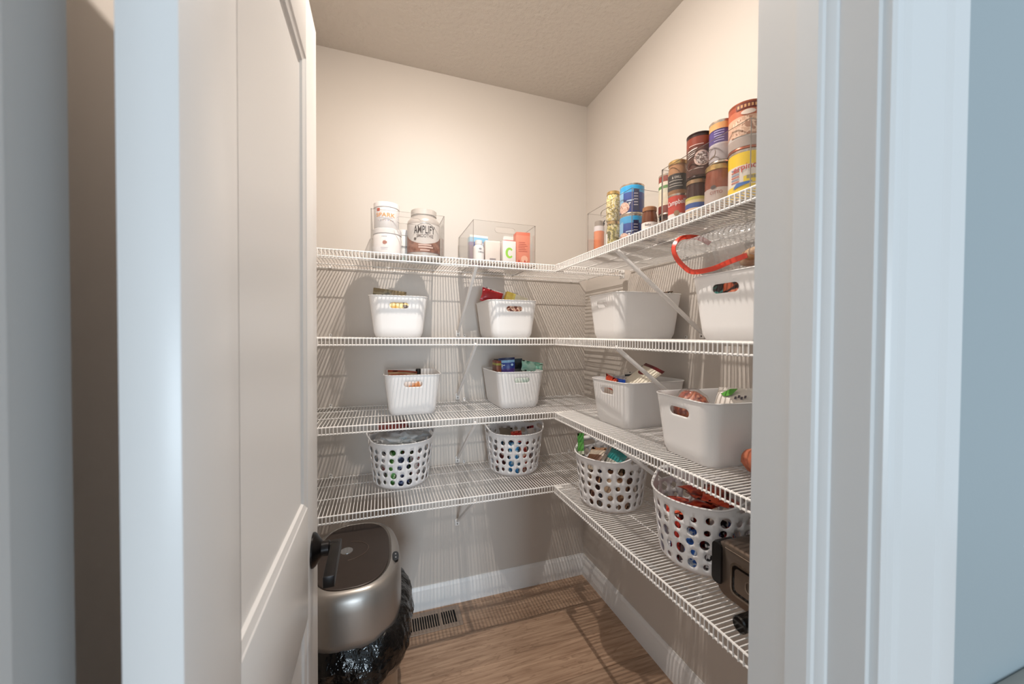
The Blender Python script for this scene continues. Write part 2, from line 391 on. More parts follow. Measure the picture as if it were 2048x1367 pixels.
# casing profile: t = from opening edge outwards, a = off the wall
cp = [(0, 0), (0, .009), (.003, .0115), (.010, .0115), (.013, .0085), (.020, .0085), (.026, .011), (.060, .0135), (.074, .0145), (.080, .0175), (.092, .019), (.102, .019), (.108, .016), (.112, .010), (.112, 0)]
def casing(name, xb, sgn, yw, oy, label):
    P = [Vector((xb+sgn*t, yw+oy*a, 0)) for t, a in cp]
    struct(name, MB().loft([P, [p+Vector((0, 0, DH+.07)) for p in P]]), M['trim'], label, 'casing', angle=18)
casing('trim_6', JR+.006, 1, YK, -1, 'white moulded casing on the kitchen side of the latch jamb')
casing('trim_7', JL-.006, -1, YK, -1, 'white moulded casing on the kitchen side of the hinge jamb')
casing('trim_8', JR+.02, 1, YF, 1, 'white moulded casing on the pantry side of the latch jamb')
struct('trim_9', MB().box(JL-.118, JR+.118, YK-.017, YK, DH+.006, DH+.11, bev=.004), M['trim'], 'white casing across the head of the doorway on the kitchen side', 'casing')
# low kitchen ledge beside the doorway
struct('trim_10', MB().box(-.50, 1.4, YK-.02, YK, .985, 1.006, bev=.004), C((150, 146, 138), .4), 'grey ledge along the kitchen wall beside the doorway', 'ledge')
struct('trim_11', MB().box(-.50, 1.4, YK-.012, YK, .0, .985), C((196, 190, 170), .5), 'beige panel below the grey kitchen ledge', 'panel', smooth=False)

# unseen kitchen wall opposite; its window is added around the daylight lamp
wk = MB(); wk.box(-3.4, -2.2, -7.85, -7.75, -.02, HC); wk.box(-.8, 2.6, -7.85, -7.75, -.02, HC); wk.box(-2.2, -.8, -7.85, -7.75, -.02, .10); wk.box(-2.2, -.8, -7.85, -7.75, 2.12, HC)
struct('wall_kitchen', wk, M['kwall'], 'blue grey kitchen wall with an added glazed patio window opposite the pantry', 'wall', smooth=False)
w1 = empty('added_window_1', (-1.5, -7.8, .10), 0, 'white framed tall window, unseen and added for the daylight, opposite the pantry doorway', 'window', kind='structure')
MB().box(-.7, .7, -.03, .03, 0, .05).box(-.7, .7, -.03, .03, 1.97, 2.02).box(-.7, -.65, -.03, .03, .05, 1.97).box(.65, .7, -.03, .03, .05, 1.97).box(-.02, .02, -.02, .02, .05, 1.97).build('window_frame', M['trim'], w1, smooth=False)
for sx in (-1, 1): MB().box(sx*.02, sx*.65, -.003, .003, .05, 1.97).build('pane', M['acr'], w1, smooth=False)

# ------------------------------------------------------------------ door (open 90 degrees)
DX = -1.264; DT = .0345; DY0, DY1 = -1.645, -1.066; DZ0, DZ1 = .012, 2.045
door = empty('door_1', (DX-DT/2, DY0, 0), 0, 'white two-panel door standing open into the pantry', 'door', kind='structure')
def dbox(name, y0, y1, z0, z1, m=M['door'], d=DT): return MB().box(-d/2, d/2, y0-DY0, y1-DY0, z0, z1, bev=.0012).build(name, m, door)
ST = .112
dbox('stile', DY0, DY0+ST, DZ0, DZ1); dbox('stile', DY1-ST, DY1, DZ0, DZ1)
zr = [(DZ0, .25), (.878, 1.085), (1.915, DZ1)]
for a, b in zr: dbox('rail', DY0+ST, DY1-ST, a, b)
def panel(z0, z1):
    y0, y1 = DY0+ST, DY1-ST; mb = MB()
    def rect(i, x): return [(x, y0-DY0+i, z0+i), (x, y1-DY0-i, z0+i), (x, y1-DY0-i, z1-i), (x, y0-DY0+i, z1-i)]
    prof = [(0, DT/2), (.002, DT/2-.0015), (.008, DT/2-.0035), (.012, DT/2-.0045), (.015, DT/2-.0085), (.019, DT/2-.0095)]
    mb.loft([rect(i, x) for i, x in prof], cap0=False, cap1=True)
    mb.loft([rect(i, -x) for i, x in prof], cap0=False, cap1=True)
    mb.build('panel', M['door'], door, angle=18)
panel(.25, .878); panel(1.085, 1.915)
hz = .978; hy = DY1-.062-DY0
han = MB().lathe([(.0, 0), (.033, 0), (.033, .003), (.030, .007), (.020, .014), (.016, .017)], 40, mtx=Matrix.Translation((DT/2, hy, hz)) @ Matrix.Rotation(PI/2, 4, 'Y')).build('handle', M['knob'], door)
MB().lathe([(.0145, .014), (.0145, .030), (.0115, .032), (.0115, .048), (.0, .048)], 24, mtx=Matrix.Translation((DT/2, hy, hz)) @ Matrix.Rotation(PI/2, 4, 'Y')).build('neck', M['knob'], han)
MB().box(-.0095, .0095, -.118, .0115, -.0105, .0105, bev=.0018, mtx=Matrix.Translation((DT/2+.043, hy, hz))).build('lever', M['knob'], han)
for z in (.2, 1.05, 1.86):
    hg = MB().tube([(-DT/2-.008, -.006, z-.045), (-DT/2-.008, -.006, z+.045)], .006, 10).build('hinge', M['knob'], door)

# ------------------------------------------------------------------ ceiling lamp
lamp = empty('ceiling_downlight', (LAMP[0], LAMP[1], HC), 0, 'white recessed ceiling downlight with a small glowing lens', 'lamp')
MB().lathe([(.014, -.0005), (.062, -.0005), (.062, -.003), (.056, -.005), (.030, -.006), (.014, -.005)], 40, cap0=False, cap1=False).build('trim_ring', M['trim'], lamp)
MB().lathe([(0, -.0008), (.022, -.0008)], 32, cap0=False, cap1=False).build('backing', M['black'], lamp, smooth=False)
be = bpy.data.materials.new('glowing_lens'); be.use_nodes = True; nt = be.node_tree; nt.nodes.clear()
oo = nt.nodes.new('ShaderNodeOutputMaterial'); ee = nt.nodes.new('ShaderNodeEmission'); ee.inputs[0].default_value = (*BULB_COLOR, 1); ee.inputs[1].default_value = BULB_STRENGTH
nt.links.new(ee.outputs[0], oo.inputs[0])
MB().lathe([(.0125, -.006), (.0120, -.0072), (.0098, -.0084), (.006, -.0091), (.0001, -.0094)], 28, cap0=False, cap1=False).build('lens', be, lamp, smooth=False)

# ================================================================== WIRE SHELVES
ZS = {1: .7323, 2: 1.0643, 3: 1.3955, 4: 1.7227}
DB, DR = .425, .398
LIP = .0255; PITCH = .0130
NAME = {4: 'topmost', 3: 'second from top', 2: 'third from top', 1: 'lowest'}
TOP = .0042                                           # things stand this far above ZS
def shelf(level, length, depth, loc, rz, wall, braces, clips):
    """local frame: x along the wall, y from wall (0) to front (-depth), z = 0 at front top rail"""
    t = empty('wire_shelf', (loc[0], loc[1], ZS[level]), rz, f'white wire shelf, {NAME[level]}, along the {wall}', 'shelf', f'wire shelves on the {wall}')
    d = MB(); n = int(length/PITCH)
    for i in range(n+1):
        x = min(.004+i*PITCH, length-.003)
        d.tube([(x, -.004, .0023), (x, -depth+.001, .0023), (x, -depth-.0028, -.0005), (x, -depth-.0028, -LIP-.003)], .0018, 5)
    props(d.build('deck_wires', M['wire'], t), kind='stuff')
    for nm, y, z, r in (('front_rail', -depth, 0, .0031), ('lip_rail', -depth, -LIP, .0031), ('support_rail', -depth*.613, -.0012, .0024), ('support_rail', -depth*.272, -.0012, .0024), ('back_rail', -.008, -.001, .0026)):
        MB().tube([(0, y, z), (length, y, z)], r, 8).build(nm, M['wire'], t)
    for bx in braces:
        top = Vector((bx, -depth+.012, -LIP+.003)); foot = Vector((bx, -.012, -.298)); dr = (foot-top)
        L = dr.length; ang = math.atan2(dr.z, dr.y)
        b = MB().box(-.006, .006, 0, L, -.006, .007, bev=.002)
        br = b.build('brace', M['wire'], t, tuple(top), (ang, 0, 0))
        MB().box(bx-.011, bx+.011, -.012, -.0005, -.322, -.288, bev=.003).build('brace_foot', M['wire'], t)
        MB().lathe([(0, 0), (.0035, 0), (.003, .002), (0, .002)], 10, mtx=Matrix.Translation((bx, -.012, -.312)) @ Matrix.Rotation(PI/2, 4, 'X')).build('screw', C((120, 115, 110), .3, .9), t)
    for cx in clips:
        MB().box(cx-.0055, cx+.0055, -.011, -.0005, -.004, .0035, bev=.002).box(cx-.0065, cx+.0065, -.004, -.0005, .001, .017, bev=.0015).build('wall_clip', M['wire'], t)
        MB().lathe([(0, 0), (.0022, 0), (.0022, .0012), (0, .0012)], 8, mtx=Matrix.Translation((cx, -.004, .012)) @ Matrix.Rotation(PI/2, 4, 'X')).build('nail', C((60, 55, 52), .4, .8), t)
    return t
XB0 = XL+.006; LB = -.045-XB0; LR = 1.595-DB-.003
for lv in (4, 3, 2, 1):
    cl = [-1.36, -.72, -.10] + ([-1.07] if lv == 4 else [])
    shelf(lv, LB, DB, (XB0, 0, 0), 0, 'wall facing the doorway', [-.757-XB0], [c-XB0 for c in cl])
    # right shelf: local x runs along -y of the room, front toward -x
    s = shelf(lv, LR, DR, (0, -DB-.009, 0), -PI/2, 'side wall', [.86-DB], [.78-DB-.004, 1.25-DB])
    MB().box(LB+.001, LB+.010, -DB-.0045, -DB+.030, -LIP-.012, .004, bev=.002).build('end_bracket', M['wire'], [o for o in COL.objects if o.name.startswith('wire_shelf')][-2])
    MB().box(0, .03, -DR-.004, -DR+.028, -.003, .0044, bev=.002).build('corner_connector', M['wire'], s)

# ================================================================== BINS AND BASKETS
def rrect(hx, hy, r, s):
    """point on a rounded rectangle, s in 0..1 starting at the middle of the left side going round counter-clockwise"""
    sx, sy = 2*(hx-r), 2*(hy-r); a = PI*r/2; per = 2*sx+2*sy+4*a; q = s*per
    segs = [('l', sy/2), ('c', 2), ('b', sx), ('c', 3), ('r', sy), ('c', 0), ('t', sx), ('c', 1), ('l2', sy/2)]
    for k, v in segs:
        L = a if k == 'c' else v
        if q <= L+1e-9:
            u = q
            if k == 'l': return (-hx, -u)
            if k == 'b': return (-hx+r+u, -hy)
            if k == 'r': return (hx, -hy+r+u)
            if k == 't': return (hx-r-u, hy)
            if k == 'l2': return (-hx, hy-r-u)
            th = u/r
            if v == 2: return (-hx+r-r*math.cos(th), -hy+r-r*math.sin(th))
            if v == 3: return (hx-r+r*math.sin(th), -hy+r-r*math.cos(th))
            if v == 0: return (hx-r+r*math.cos(th), hy-r+r*math.sin(th))
            return (-hx+r-r*math.sin(th), hy-r+r*math.cos(th))
        q -= L
    return (-hx, 0)
BW0, BW1, BL0, BL1, BH = .194, .238, .258, .295, .172
def bin_mesh():
    r0, r1 = .034, .042
    hx, hy = BW1/2, BL1/2; sx, sy, ar = 2*(hx-r1), 2*(hy-r1), PI*r1/2
    segs = [('l', sy/2, 4), ('c', ar, 9), ('b', sx, 10), ('c', ar, 9), ('r', sy, 8), ('c', ar, 9), ('t', sx, 10), ('c', ar, 9), ('l2', sy/2, 4)]
    per = sum(q[1] for q in segs); sf = sy/2+ar+sx/2; sb = per-sf
    xs = [0.]; acc = 0.
    for k, L, n in segs: xs += [acc+L*(i+1)/n for i in range(n)]; acc += L
    def pos(s, X, Y, r):
        acc = 0.; ci = 0
        for k, L, n in segs:
            if s <= acc+L+1e-9:
                u = (s-acc)/L
                if k == 'l': return (-X, -u*(Y-r))
                if k == 'b': return (-X+r+u*2*(X-r), -Y)
                if k == 'r': return (X, -Y+r+u*2*(Y-r))
                if k == 't': return (X-r-u*2*(X-r), Y)
                if k == 'l2': return (-X, (Y-r)*(1-u))
                c, d = math.cos(u*PI/2)*r, math.sin(u*PI/2)*r
                return [(-X+r-c, -Y+r-d), (X-r+d, -Y+r-c), (X-r+c, Y-r+d), (-X+r-d, Y-r+c)][ci]
            if k == 'c': ci += 1
            acc += L
        return (-X, 0)
    holes = [stadium(sf, BH-.040, .080, .0235), stadium(sb, BH-.040, .080, .0235)]
    def fm(s, t):
        k = t/BH; ins = .006*max(0, 1-k/.04)**2
        x, y = pos(s, (BW0+(BW1-BW0)*k)/2-ins, (BL0+(BL1-BL0)*k)/2-ins, r0+(r1-r0)*k-ins*.5)
        return (x, y, t)
    v, f = sheet(per, BH, holes, 0, 9, fm, xs)
    mb = MB().add(v, f)
    ring = [fm(q, 0) for q in xs[:-1]]
    mb.add(ring, [tuple(range(len(ring)))])
    return mb.mesh('bin', M['bin'], merge=.0004, angle=50)
BIN = bin_mesh()
rim_pts = [(*rrect(BW1/2+.0008, BL1/2+.0008, .043, i/72), BH-.001) for i in range(73)]
RIM = MB().tube(rim_pts, .0019, 6, cap=False).mesh('rim', M['bin'])
def storage_bin(x, y, lv, deg, label):
    t = empty('storage_bin', (x, y, ZS[lv]+TOP), math.radians(deg), label, 'bin', 'white tapered storage bins')
    o = link('body', BIN, t); solidify(o, .0026, -1); w = o.modifiers.new('normals', 'WEIGHTED_NORMAL'); w.keep_sharp = True
    link('rim', RIM, t)
    return t
storage_bin(-1.063, -.186, 3, -.5, 'white plastic bin with an olive box inside, above the bin with the orange package')
storage_bin(-.556, -.186, 3, -.5, 'white plastic bin holding a red and a yellow packet')
storage_bin(-1.002, -.172, 2, -1.5, 'white plastic bin holding a flat orange package, above the basket with the crinkled clear bag')
storage_bin(-.513, -.165, 2, .9, 'white plastic bin holding blue, black and mint green pouches')
storage_bin(-.179, -.690, 3, -92, 'white plastic bin behind the diagonal brace, nearly empty with brown paper at the back')
storage_bin(-.175, -1.238, 3, -89, 'white plastic bin under the clear zip bag with the red seal')
storage_bin(-.172, -.706, 2, -86.3, 'white plastic bin with a white and maroon pouch leaning out')
storage_bin(-.206, -1.133, 2, -93.6, 'white plastic bin holding film-wrapped meat and a white package with green leaf')

RT, RB, BKH = .146, .121, .205
def basket_mesh():
    per = 2*PI*RT; top = BKH+.028; holes = []; rnd = random.Random(3); n = 22
    for row in range(5):
        zc = .034+row*.0335
        for i in range(n):
            a = .0075+(.0085 if rnd.random() < .45 else .0045)*rnd.random()+.001
            if (i+row) % 3 == 0: a = .0142+.0015*rnd.random()
            elif (i+row) % 3 == 1: a = .0082+.002*rnd.random()
            else: a = .0110+.001*rnd.random()
            sc = per*(i+.5+.16*math.sin(row*2.1))/n
            holes.append(ellipse(sc, zc+.003*math.sin(i*1.7+row), a*1.0, a*.98))
    for k in (.25, .75): holes.append(stadium(per*k, BKH+.004, .085, .024))
    def fm(s, t):
        a = 2*PI*s/per
        lift = max(0, math.cos(2*(a-PI/2)))**3              # two raised grips
        tt = t if t < .19 else .19+(t-.19)*(BKH-.19+.028*lift)/(top-.19)
        if t >= .19 and t > BKH-.019: pass
        k = tt/BKH; fil = .014*(1-min(1, tt/.02))**2
        r = RB+(RT-RB)*k-fil
        return (r*math.cos(a), r*math.sin(a), tt)
    v, f = sheet(per, top, holes, 100, 16, fm)
    mb = MB().add(v, f); ring = [fm(per*i/100, 0) for i in range(100)]
    mb.add(ring, [tuple(range(100))])
    me = mb.mesh('basket', M['basket'], merge=.0004, angle=50)
    rp = [fm(per*i/100, top) for i in range(101)]
    rim = MB().tube([Vector(p)+Vector((p[0], p[1], 0)).normalized()*.0008 for p in rp], .0026, 6, cap=False).mesh('rim', M['basket'])
    return me, rim
BSK, BRIM = basket_mesh()
def basket(x, y, deg, label):
    t = empty('round_basket', (x, y, ZS[1]+TOP), math.radians(deg), label, 'basket', 'white round baskets with punched holes')
    o = link('body', BSK, t); solidify(o, .0028, -1); link('rim', BRIM, t)
    return t
BK = [(-1.047, -.152), (-.501, -.168), (-.250, -.652), (-.203, -1.070)]
basket(*BK[0], -85, 'white round basket with punched holes holding a crinkled clear bag')
basket(*BK[1], -92, 'white round basket with punched holes holding brown and red snack packets')
basket(*BK[2], 12, 'white round basket with punched holes holding a pouch with a green spout edge')
basket(*BK[3], 8, 'white round basket with punched holes full of red sweets packets')

# ------------------------------------------------------------------ packets and boxes
def pouch_mesh(w, h, t, seed=0, crimp=.010, wrinkle=.5):
    """pillow bag: x width, z height, y thickness; flat crimped seals at top and bottom"""
    rnd = random.Random(seed); nx, nz = 10, 14; mb = MB()
    off = Vector((rnd.random()*9, rnd.random()*9, rnd.random()*9))
    def P(i, j, side):
        u = i/nx*2-1; z = j/nz*h; k = (z-crimp)/(h-2*crimp)*2-1
        k = max(-1, min(1, k)); th = t/2*max(0, 1-abs(u)**2.6)**.6*max(0, 1-abs(k)**2.4)**.7
        nz_ = mnoise.noise(Vector((u*2.2, z/h*5, side*3.1))+off)*t*.16*wrinkle
        edge = (1-u*u)
        y = side*(th+abs(nz_)*edge)+math.sin(u*3+off.x)*t*.08
        xx = u*w/2*(1-.05*max(0, 1-abs(k)**2)) + mnoise.noise(Vector((z*30, 0, off.y)))*.0015
        return (xx, y, z)
    for side in (-1, 1):
        vs = [P(i, j, side) for j in range(nz+1) for i in range(nx+1)]
        fs = [(j*(nx+1)+i, j*(nx+1)+i+1, (j+1)*(nx+1)+i+1, (j+1)*(nx+1)+i) for j in range(nz) for i in range(nx)]
        mb.add(vs, fs)
    return mb
def pouch(name, label, cat, w, h, t, loc, rot, m, group=None, seed=0, wrinkle=.6):
    o = pouch_mesh(w, h, t, seed, wrinkle=wrinkle).build(name, m, None, loc, rot, merge=.0003, angle=70)
    return props(o, label, cat, group)
def carton(name, label, cat, w, d, h, loc, rot, m, group=None, bev=.0015):
    o = MB().box(-w/2, w/2, -d/2, d/2, 0, h, bev=bev).build(name, m, None, loc, rot)
    return props(o, label, cat, group)
R = math.radians
Z3 = ZS[3]+TOP+.004; Z2 = ZS[2]+TOP+.004
def on_edge(o, p1, p2, h, down):
    """place a packet by the two ends of its top edge and the direction in which it hangs down"""
    p1, p2 = Vector(p1), Vector(p2); x = (p2-p1).normalized(); dn = Vector(down); z = -(dn-x*dn.dot(x)).normalized(); y = z.cross(x)
    g = (p1+p2)/2-z*h
    o.matrix_world = Matrix(((x.x, y.x, z.x, g.x), (x.y, y.y, z.y, g.y), (x.z, y.z, z.z, g.z), (0, 0, 0, 1)))
    return o
def pouch_at(name, label, cat, p1, p2, h, t, down, m, seed, wrinkle=.6, group=None):
    w = (Vector(p2)-Vector(p1)).length
    return on_edge(pouch(name, label, cat, w, h, t, (0, 0, 0), (0, 0, 0), m, group, seed, wrinkle), p1, p2, h, down)
def carton_at(name, label, cat, p1, p2, h, d, down, m):
    w = (Vector(p2)-Vector(p1)).length
    return on_edge(carton(name, label, cat, w, d, h, (0, 0, 0), (0, 0, 0), m), p1, p2, h, down)
DN = (0, 0, -1)
# first bin
carton_at('flat_box', 'olive brown box lying across the top of its white bin', 'box', (-1.166, -.165, 1.614), (-1.028, -.165, 1.600), .040, .11, DN, mat_mottle('olive_print', [(96, 84, 58), (142, 128, 96), (120, 102, 70)], 25))
pouch('snack_pouch', 'yellow pouch seen through the grip hole below the olive box', 'pouch', .14, .150, .03, (-1.058, -.262, Z3+.004), (R(-4), 0, R(1)), mat_mottle('yellow_pouch', [(222, 170, 70), (240, 214, 150), (80, 66, 60)], 22), seed=4)
# red and yellow
pouch_at('snack_pouch', 'red pouch sticking up from its white bin beside the yellow box', 'pouch', (-.657, -.14, 1.653), (-.550, -.14, 1.625), .074, .024, (0, -.1, -1), mat_bands('red_pouch', [(0, (178, 34, 42)), (.93, (205, 190, 186))], .35, mottle=.2, mscale=22), 6)
carton_at('flat_box', 'yellow box tilted in the bin beside the red pouch', 'box', (-.545, -.175, 1.628), (-.437, -.175, 1.596), .048, .034, DN, mat_bands('yellow_box', [(0, (238, 206, 90)), (.30, (246, 226, 120)), (.40, (240, 232, 206))], .45, axis='X', mottle=.10, mscale=40))
pouch('snack_pouch', 'brown pouch behind the grip hole of the bin with the red pouch', 'pouch', .12, .145, .03, (-.545, -.256, Z3+.003), (R(-3), 0, R(-1)), mat_mottle('brown_pouch', [(120, 62, 46), (205, 170, 150), (90, 50, 44)], 30), seed=8)
# flat orange package and bottle with black cap
pouch_at('flat_package', 'flat orange and brown package lying in its white bin', 'package', (-1.105, -.115, 1.247), (-.972, -.115, 1.236), .06, .022, (0, -.5, -.6), mat_bands('orange_package', [(0, (188, 92, 52)), (.55, (214, 178, 140)), (.8, (170, 70, 44))], .4, mottle=.2, mscale=30), 9)
pouch('snack_pouch', 'orange pouch seen through the grip hole of the bin with the flat package', 'pouch', .14, .148, .03, (-1.0, -.245, Z2+.004), (R(-4), 0, R(-2)), mat_mottle('orange_pouch', [(206, 96, 52), (224, 150, 96), (230, 220, 214)], 18), seed=10)
cap = empty('bottle', (-.966, -.10, Z2), 0, 'small bottle with a black cap in the bin with the flat package', 'bottle')
MB().lathe([(0, 0), (.014, 0), (.015, .004), (.015, .13), (.011, .145), (.011, .15), (0, .15)], 24).build('body', C((210, 200, 190), .3), cap)
MB().lathe([(0, .15), (.0125, .15), (.0125, .172), (.010, .175), (0, .175)], 24).build('cap', M['black'], cap)
# blue, black and mint pouches
carton_at('flat_box', 'brown and yellow box at the edge of the bin with the mint green pouch', 'box', (-.614, -.20, 1.288), (-.589, -.20, 1.288), .10, .07, DN, mat_bands('brown_box', [(0, (120, 66, 40)), (.78, (168, 160, 60)), (.88, (134, 60, 34))], .45, mottle=.2))
pouch_at('snack_pouch', 'dark green pouch standing between the brown box and the blue pouch', 'pouch', (-.600, -.150, 1.292), (-.566, -.152, 1.290), .18, .028, DN, mat_bands('darkgreen_pouch', [(0, (34, 48, 48)), (.80, (96, 112, 120)), (.90, (30, 34, 36))], .3), 12)
pb = pouch_at('snack_pouch', 'royal blue pouch with white print standing in the bin', 'pouch', (-.600, -.218, 1.299), (-.518, -.222, 1.304), .20, .028, (0, .08, -1), mat_bands('blue_pouch', [(0, (92, 60, 150)), (.74, (34, 62, 152)), (.88, (150, 196, 232)), (.94, (30, 40, 84))], .3, mottle=.15), 13)
MB().box(-.028, -.024, -.0126, -.0122, .158, .172).box(-.022, -.012, -.0130, -.0126, .164, .168).build('print_mark', M['white'], pb, smooth=False)
MB().lathe([(0, 0), (.0060, 0), (.0060, .0006), (0, .0006)], 16, mtx=Matrix.Translation((.024, -.0118, .166)) @ Matrix.Rotation(PI/2, 4, 'X')).build('print_dot', C((190, 220, 240)), pb)
pouch_at('snack_pouch', 'black and grey pouch behind the blue pouch', 'pouch', (-.520, -.150, 1.290), (-.452, -.150, 1.293), .17, .028, DN, mat_bands('black_pouch', [(0, (110, 108, 110)), (.70, (24, 30, 36)), (.88, (44, 60, 70))], .3, mottle=.3), 14)
pouch_at('snack_pouch', 'mint green pouch with pale streaks leaning on the bin rim', 'pouch', (-.466, -.185, 1.287), (-.350, -.185, 1.268), .052, .022, (0, -.2, -1), mat_mottle('mint_pouch', [(150, 208, 186), (186, 226, 208), (120, 186, 164), (206, 232, 220)], 16, .35, .1), 15)
pouch('snack_pouch', 'pale mint pouch behind the grip hole below the blue pouch', 'pouch', .15, .150, .022, (-.505, -.262, Z2+.004), (R(-4), 0, R(1)), mat_mottle('pale_mint', [(206, 222, 212), (226, 232, 224), (190, 208, 200)], 24, .4, .1), seed=24)
# paper in the nearly empty bin
pouch_at('paper_packet', 'brown paper packet at the back of the nearly empty bin', 'packet', (-.065, -.690, 1.588), (-.065, -.780, 1.585), .12, .018, (-.15, 0, -1), mat_bands('kraft_packet', [(0, (196, 178, 150)), (.9, (232, 226, 216)), (.96, (110, 84, 60))], .7), 16)
# cream pouch and its neighbours
wp = pouch_at('snack_pouch', 'cream pouch with maroon seal and oval emblem leaning out of its bin', 'pouch', (-.125, -.700, 1.303), (-.150, -.838, 1.281), .150, .020, (-.75, .25, -.6), mat_bands('cream_pouch', [(0, (232, 224, 206)), (.90, (96, 24, 28))], .4), 17, .25)
MB().add([(-.006+.024*math.cos(a), -.0125, .098+.011*math.sin(a)) for a in [2*PI*i/20 for i in range(20)]], [tuple(range(20))]).build('oval_emblem', C((120, 28, 32)), wp, smooth=False)
text_flat('print', 'R', .012, .013, M['black'], wp, (-.048, -.0088, .122), (0, R(-12), 0))
pouch_at('snack_pouch', 'blue pouch standing beside the orange pouch in the bin', 'pouch', (-.235, -.640, 1.248), (-.235, -.722, 1.248), .15, .02, (0, 0, -1), mat_bands('blue_pouch_two', [(0, (30, 62, 170)), (.8, (44, 92, 200)), (.94, (200, 200, 210))], .3, mottle=.3), 18)
pouch_at('snack_pouch', 'orange and red pouch in front of the blue pouch', 'pouch', (-.265, -.632, 1.258), (-.265, -.716, 1.240), .10, .018, (0, 0, -1), mat_bands('orange_pouch_two', [(0, (228, 214, 200)), (.50, (206, 74, 40)), (.92, (170, 52, 36))], .35, mottle=.2), 19)
pouch_at('striped_packet', 'black and white striped packet behind the cream pouch', 'packet', (-.160, -.612, 1.256), (-.152, -.690, 1.268), .11, .014, (-.1, 0, -1), mat_bands('striped_print', [(0, (220, 214, 206)), (.72, (30, 30, 34)), (.78, (214, 208, 200)), (.84, (36, 36, 40)), (.92, (206, 200, 192))], .4), 20)
# meat in film, white package, strap
def blob(name, rx, ry, rz, m, parent, loc=(0, 0, 0), amp=.1, fr=3., seed=0, n=24):
    mb = MB(); rings = []; off = Vector((seed*3.3, seed*1.7, 0))
    for j in range(1, n//2):
        th = PI*j/(n//2); rg = []
        for i in range(n):
            a = 2*PI*i/n; q = Vector((math.sin(th)*math.cos(a), math.sin(th)*math.sin(a), -math.cos(th)))
            k = 1+amp*mnoise.noise(q*fr+off); rg.append((q.x*rx*k, q.y*ry*k, q.z*rz*k))
        rings.append(rg)
    mb.loft(rings); return mb.build(name, m, parent, loc, angle=80)
mt = empty('wrapped_meat', (-.282, -1.100, Z2+.118), R(-95), 'red brown meat wrapped in clear film in the bin beside the sweet potato', 'food')
blob('meat', .056, .044, .061, mat_mottle('meat', [(150, 66, 48), (186, 108, 74), (124, 46, 36), (202, 132, 96)], 26, .35, .1), mt, amp=.15, seed=2)
blob('film', .063, .051, .069, M['bagm'], mt, amp=.12, seed=3, n=40)
pk = pouch_at('white_package', 'white package with a green leaf print leaning in the bin of wrapped meat', 'package', (-.190, -1.112, 1.260), (-.182, -1.224, 1.270), .090, .036, (-.42, 0, -.8), mat('white_package', (236, 230, 222), .4, bump=.3, bscale=40), 21, .8)
MB().add([(-.030, -.0195, .062), (-.004, -.0200, .078), (.018, -.0190, .080), (.006, -.0210, .060), (-.014, -.0205, .054)], [(0, 1, 2, 3, 4)]).build('leaf_print', C((86, 160, 56)), pk, smooth=False)
for k in range(4): MB().box(.016+.009*k, .022+.009*k, -.0208, -.0204, .048+.004*(k % 2), .056+.004*(k % 2)).build('print_mark', C((90, 84, 92)), pk, smooth=False)
pouch_at('strap_packet', 'narrow dark red packet sticking out behind the white package', 'packet', (-.140, -1.190, 1.292), (-.136, -1.214, 1.300), .10, .010, (-.1, .5, -1), mat_bands('maroon_strip', [(0, (200, 180, 160)), (.5, (120, 40, 36)), (.9, (150, 60, 48))], .4, mottle=.3), 22)
# zip bag with rolls
ZB = Vector((-.268, -1.262, 1.634))
zb = empty('zip_bag', tuple(ZB), R(-90), 'clear zip bag with a red seal bulging out of the bin under the cans', 'bag')
rm_ = Matrix.Rotation(R(90), 3, 'Z'); rings = []
for j, (yy, cx_, cz_, rx_, rz_, am) in enumerate([(-1.118, -.288, 1.637, .064, .053, .0), (-1.135, -.284, 1.637, .068, .054, .004), (-1.165, -.276, 1.636, .072, .055, .012), (-1.20, -.270, 1.636, .076, .056, .016), (-1.24, -.266, 1.636, .078, .056, .018), (-1.285, -.262, 1.637, .078, .055, .018), (-1.33, -.258, 1.638, .072, .053, .018), (-1.375, -.255, 1.638, .060, .046, .014), (-1.41, -.252, 1.638, .040, .030, .008)]):
    rg = []
    for i in range(48):
        a = 2*PI*i/48; q = Vector((math.cos(a), math.sin(a), 0)); k = am*(mnoise.noise(Vector((q.x*1.6, q.y*1.6, yy*14)))+.5*mnoise.noise(Vector((q.x*4, q.y*4, yy*30))))
        sk = .022*max(0, -q.y)*max(0, -q.x) if j < 3 else 0
        rg.append(rm_ @ (Vector((cx_+q.x*(rx_+k), yy+.016*q.y*(j < 2)-sk, cz_+q.y*(rz_+min(k, .004))))-ZB))
    rings.append(rg)
MB().loft(rings, False, True).build('film', M['bagc'], zb, angle=80)
def strip(pts, w, th, m, name):
    mb = MB(); P = [Vector(p)-ZB for p in pts]; k = len(P); rings = []
    rm = Matrix.Rotation(R(90), 3, 'Z')
    for i, p in enumerate(P):
        t = (P[min(i+1, k-1)]-P[max(i-1, 0)]).normalized(); nrm = Vector((-1, -.35, 0)).normalized(); nrm = (nrm-t*nrm.dot(t)).normalized(); sd = t.cross(nrm)
        ww = w[i] if isinstance(w, list) else w
        rings.append([rm @ (p+sd*ww/2+nrm*th), rm @ (p-sd*ww/2+nrm*th), rm @ (p-sd*ww/2-nrm*th), rm @ (p+sd*ww/2-nrm*th)])
    return mb.loft(rings).build(name, m, zb)
def smooth_path(pts, n=6):
    out = []; Q = [Vector(p) for p in pts]; Q = [Q[0]*2-Q[1]]+Q+[Q[-1]*2-Q[-2]]
    for i in range(1, len(Q)-2):
        for j in range(n):
            t = j/n; a, b, c, d = Q[i-1:i+3]
            out.append(.5*((2*b)+(-a+c)*t+(2*a-5*b+4*c-d)*t*t+(-a+3*b-3*c+d)*t**3))
    return out+[Q[-2]]
redm = mat('red_zip_seal', (214, 66, 46), .3)
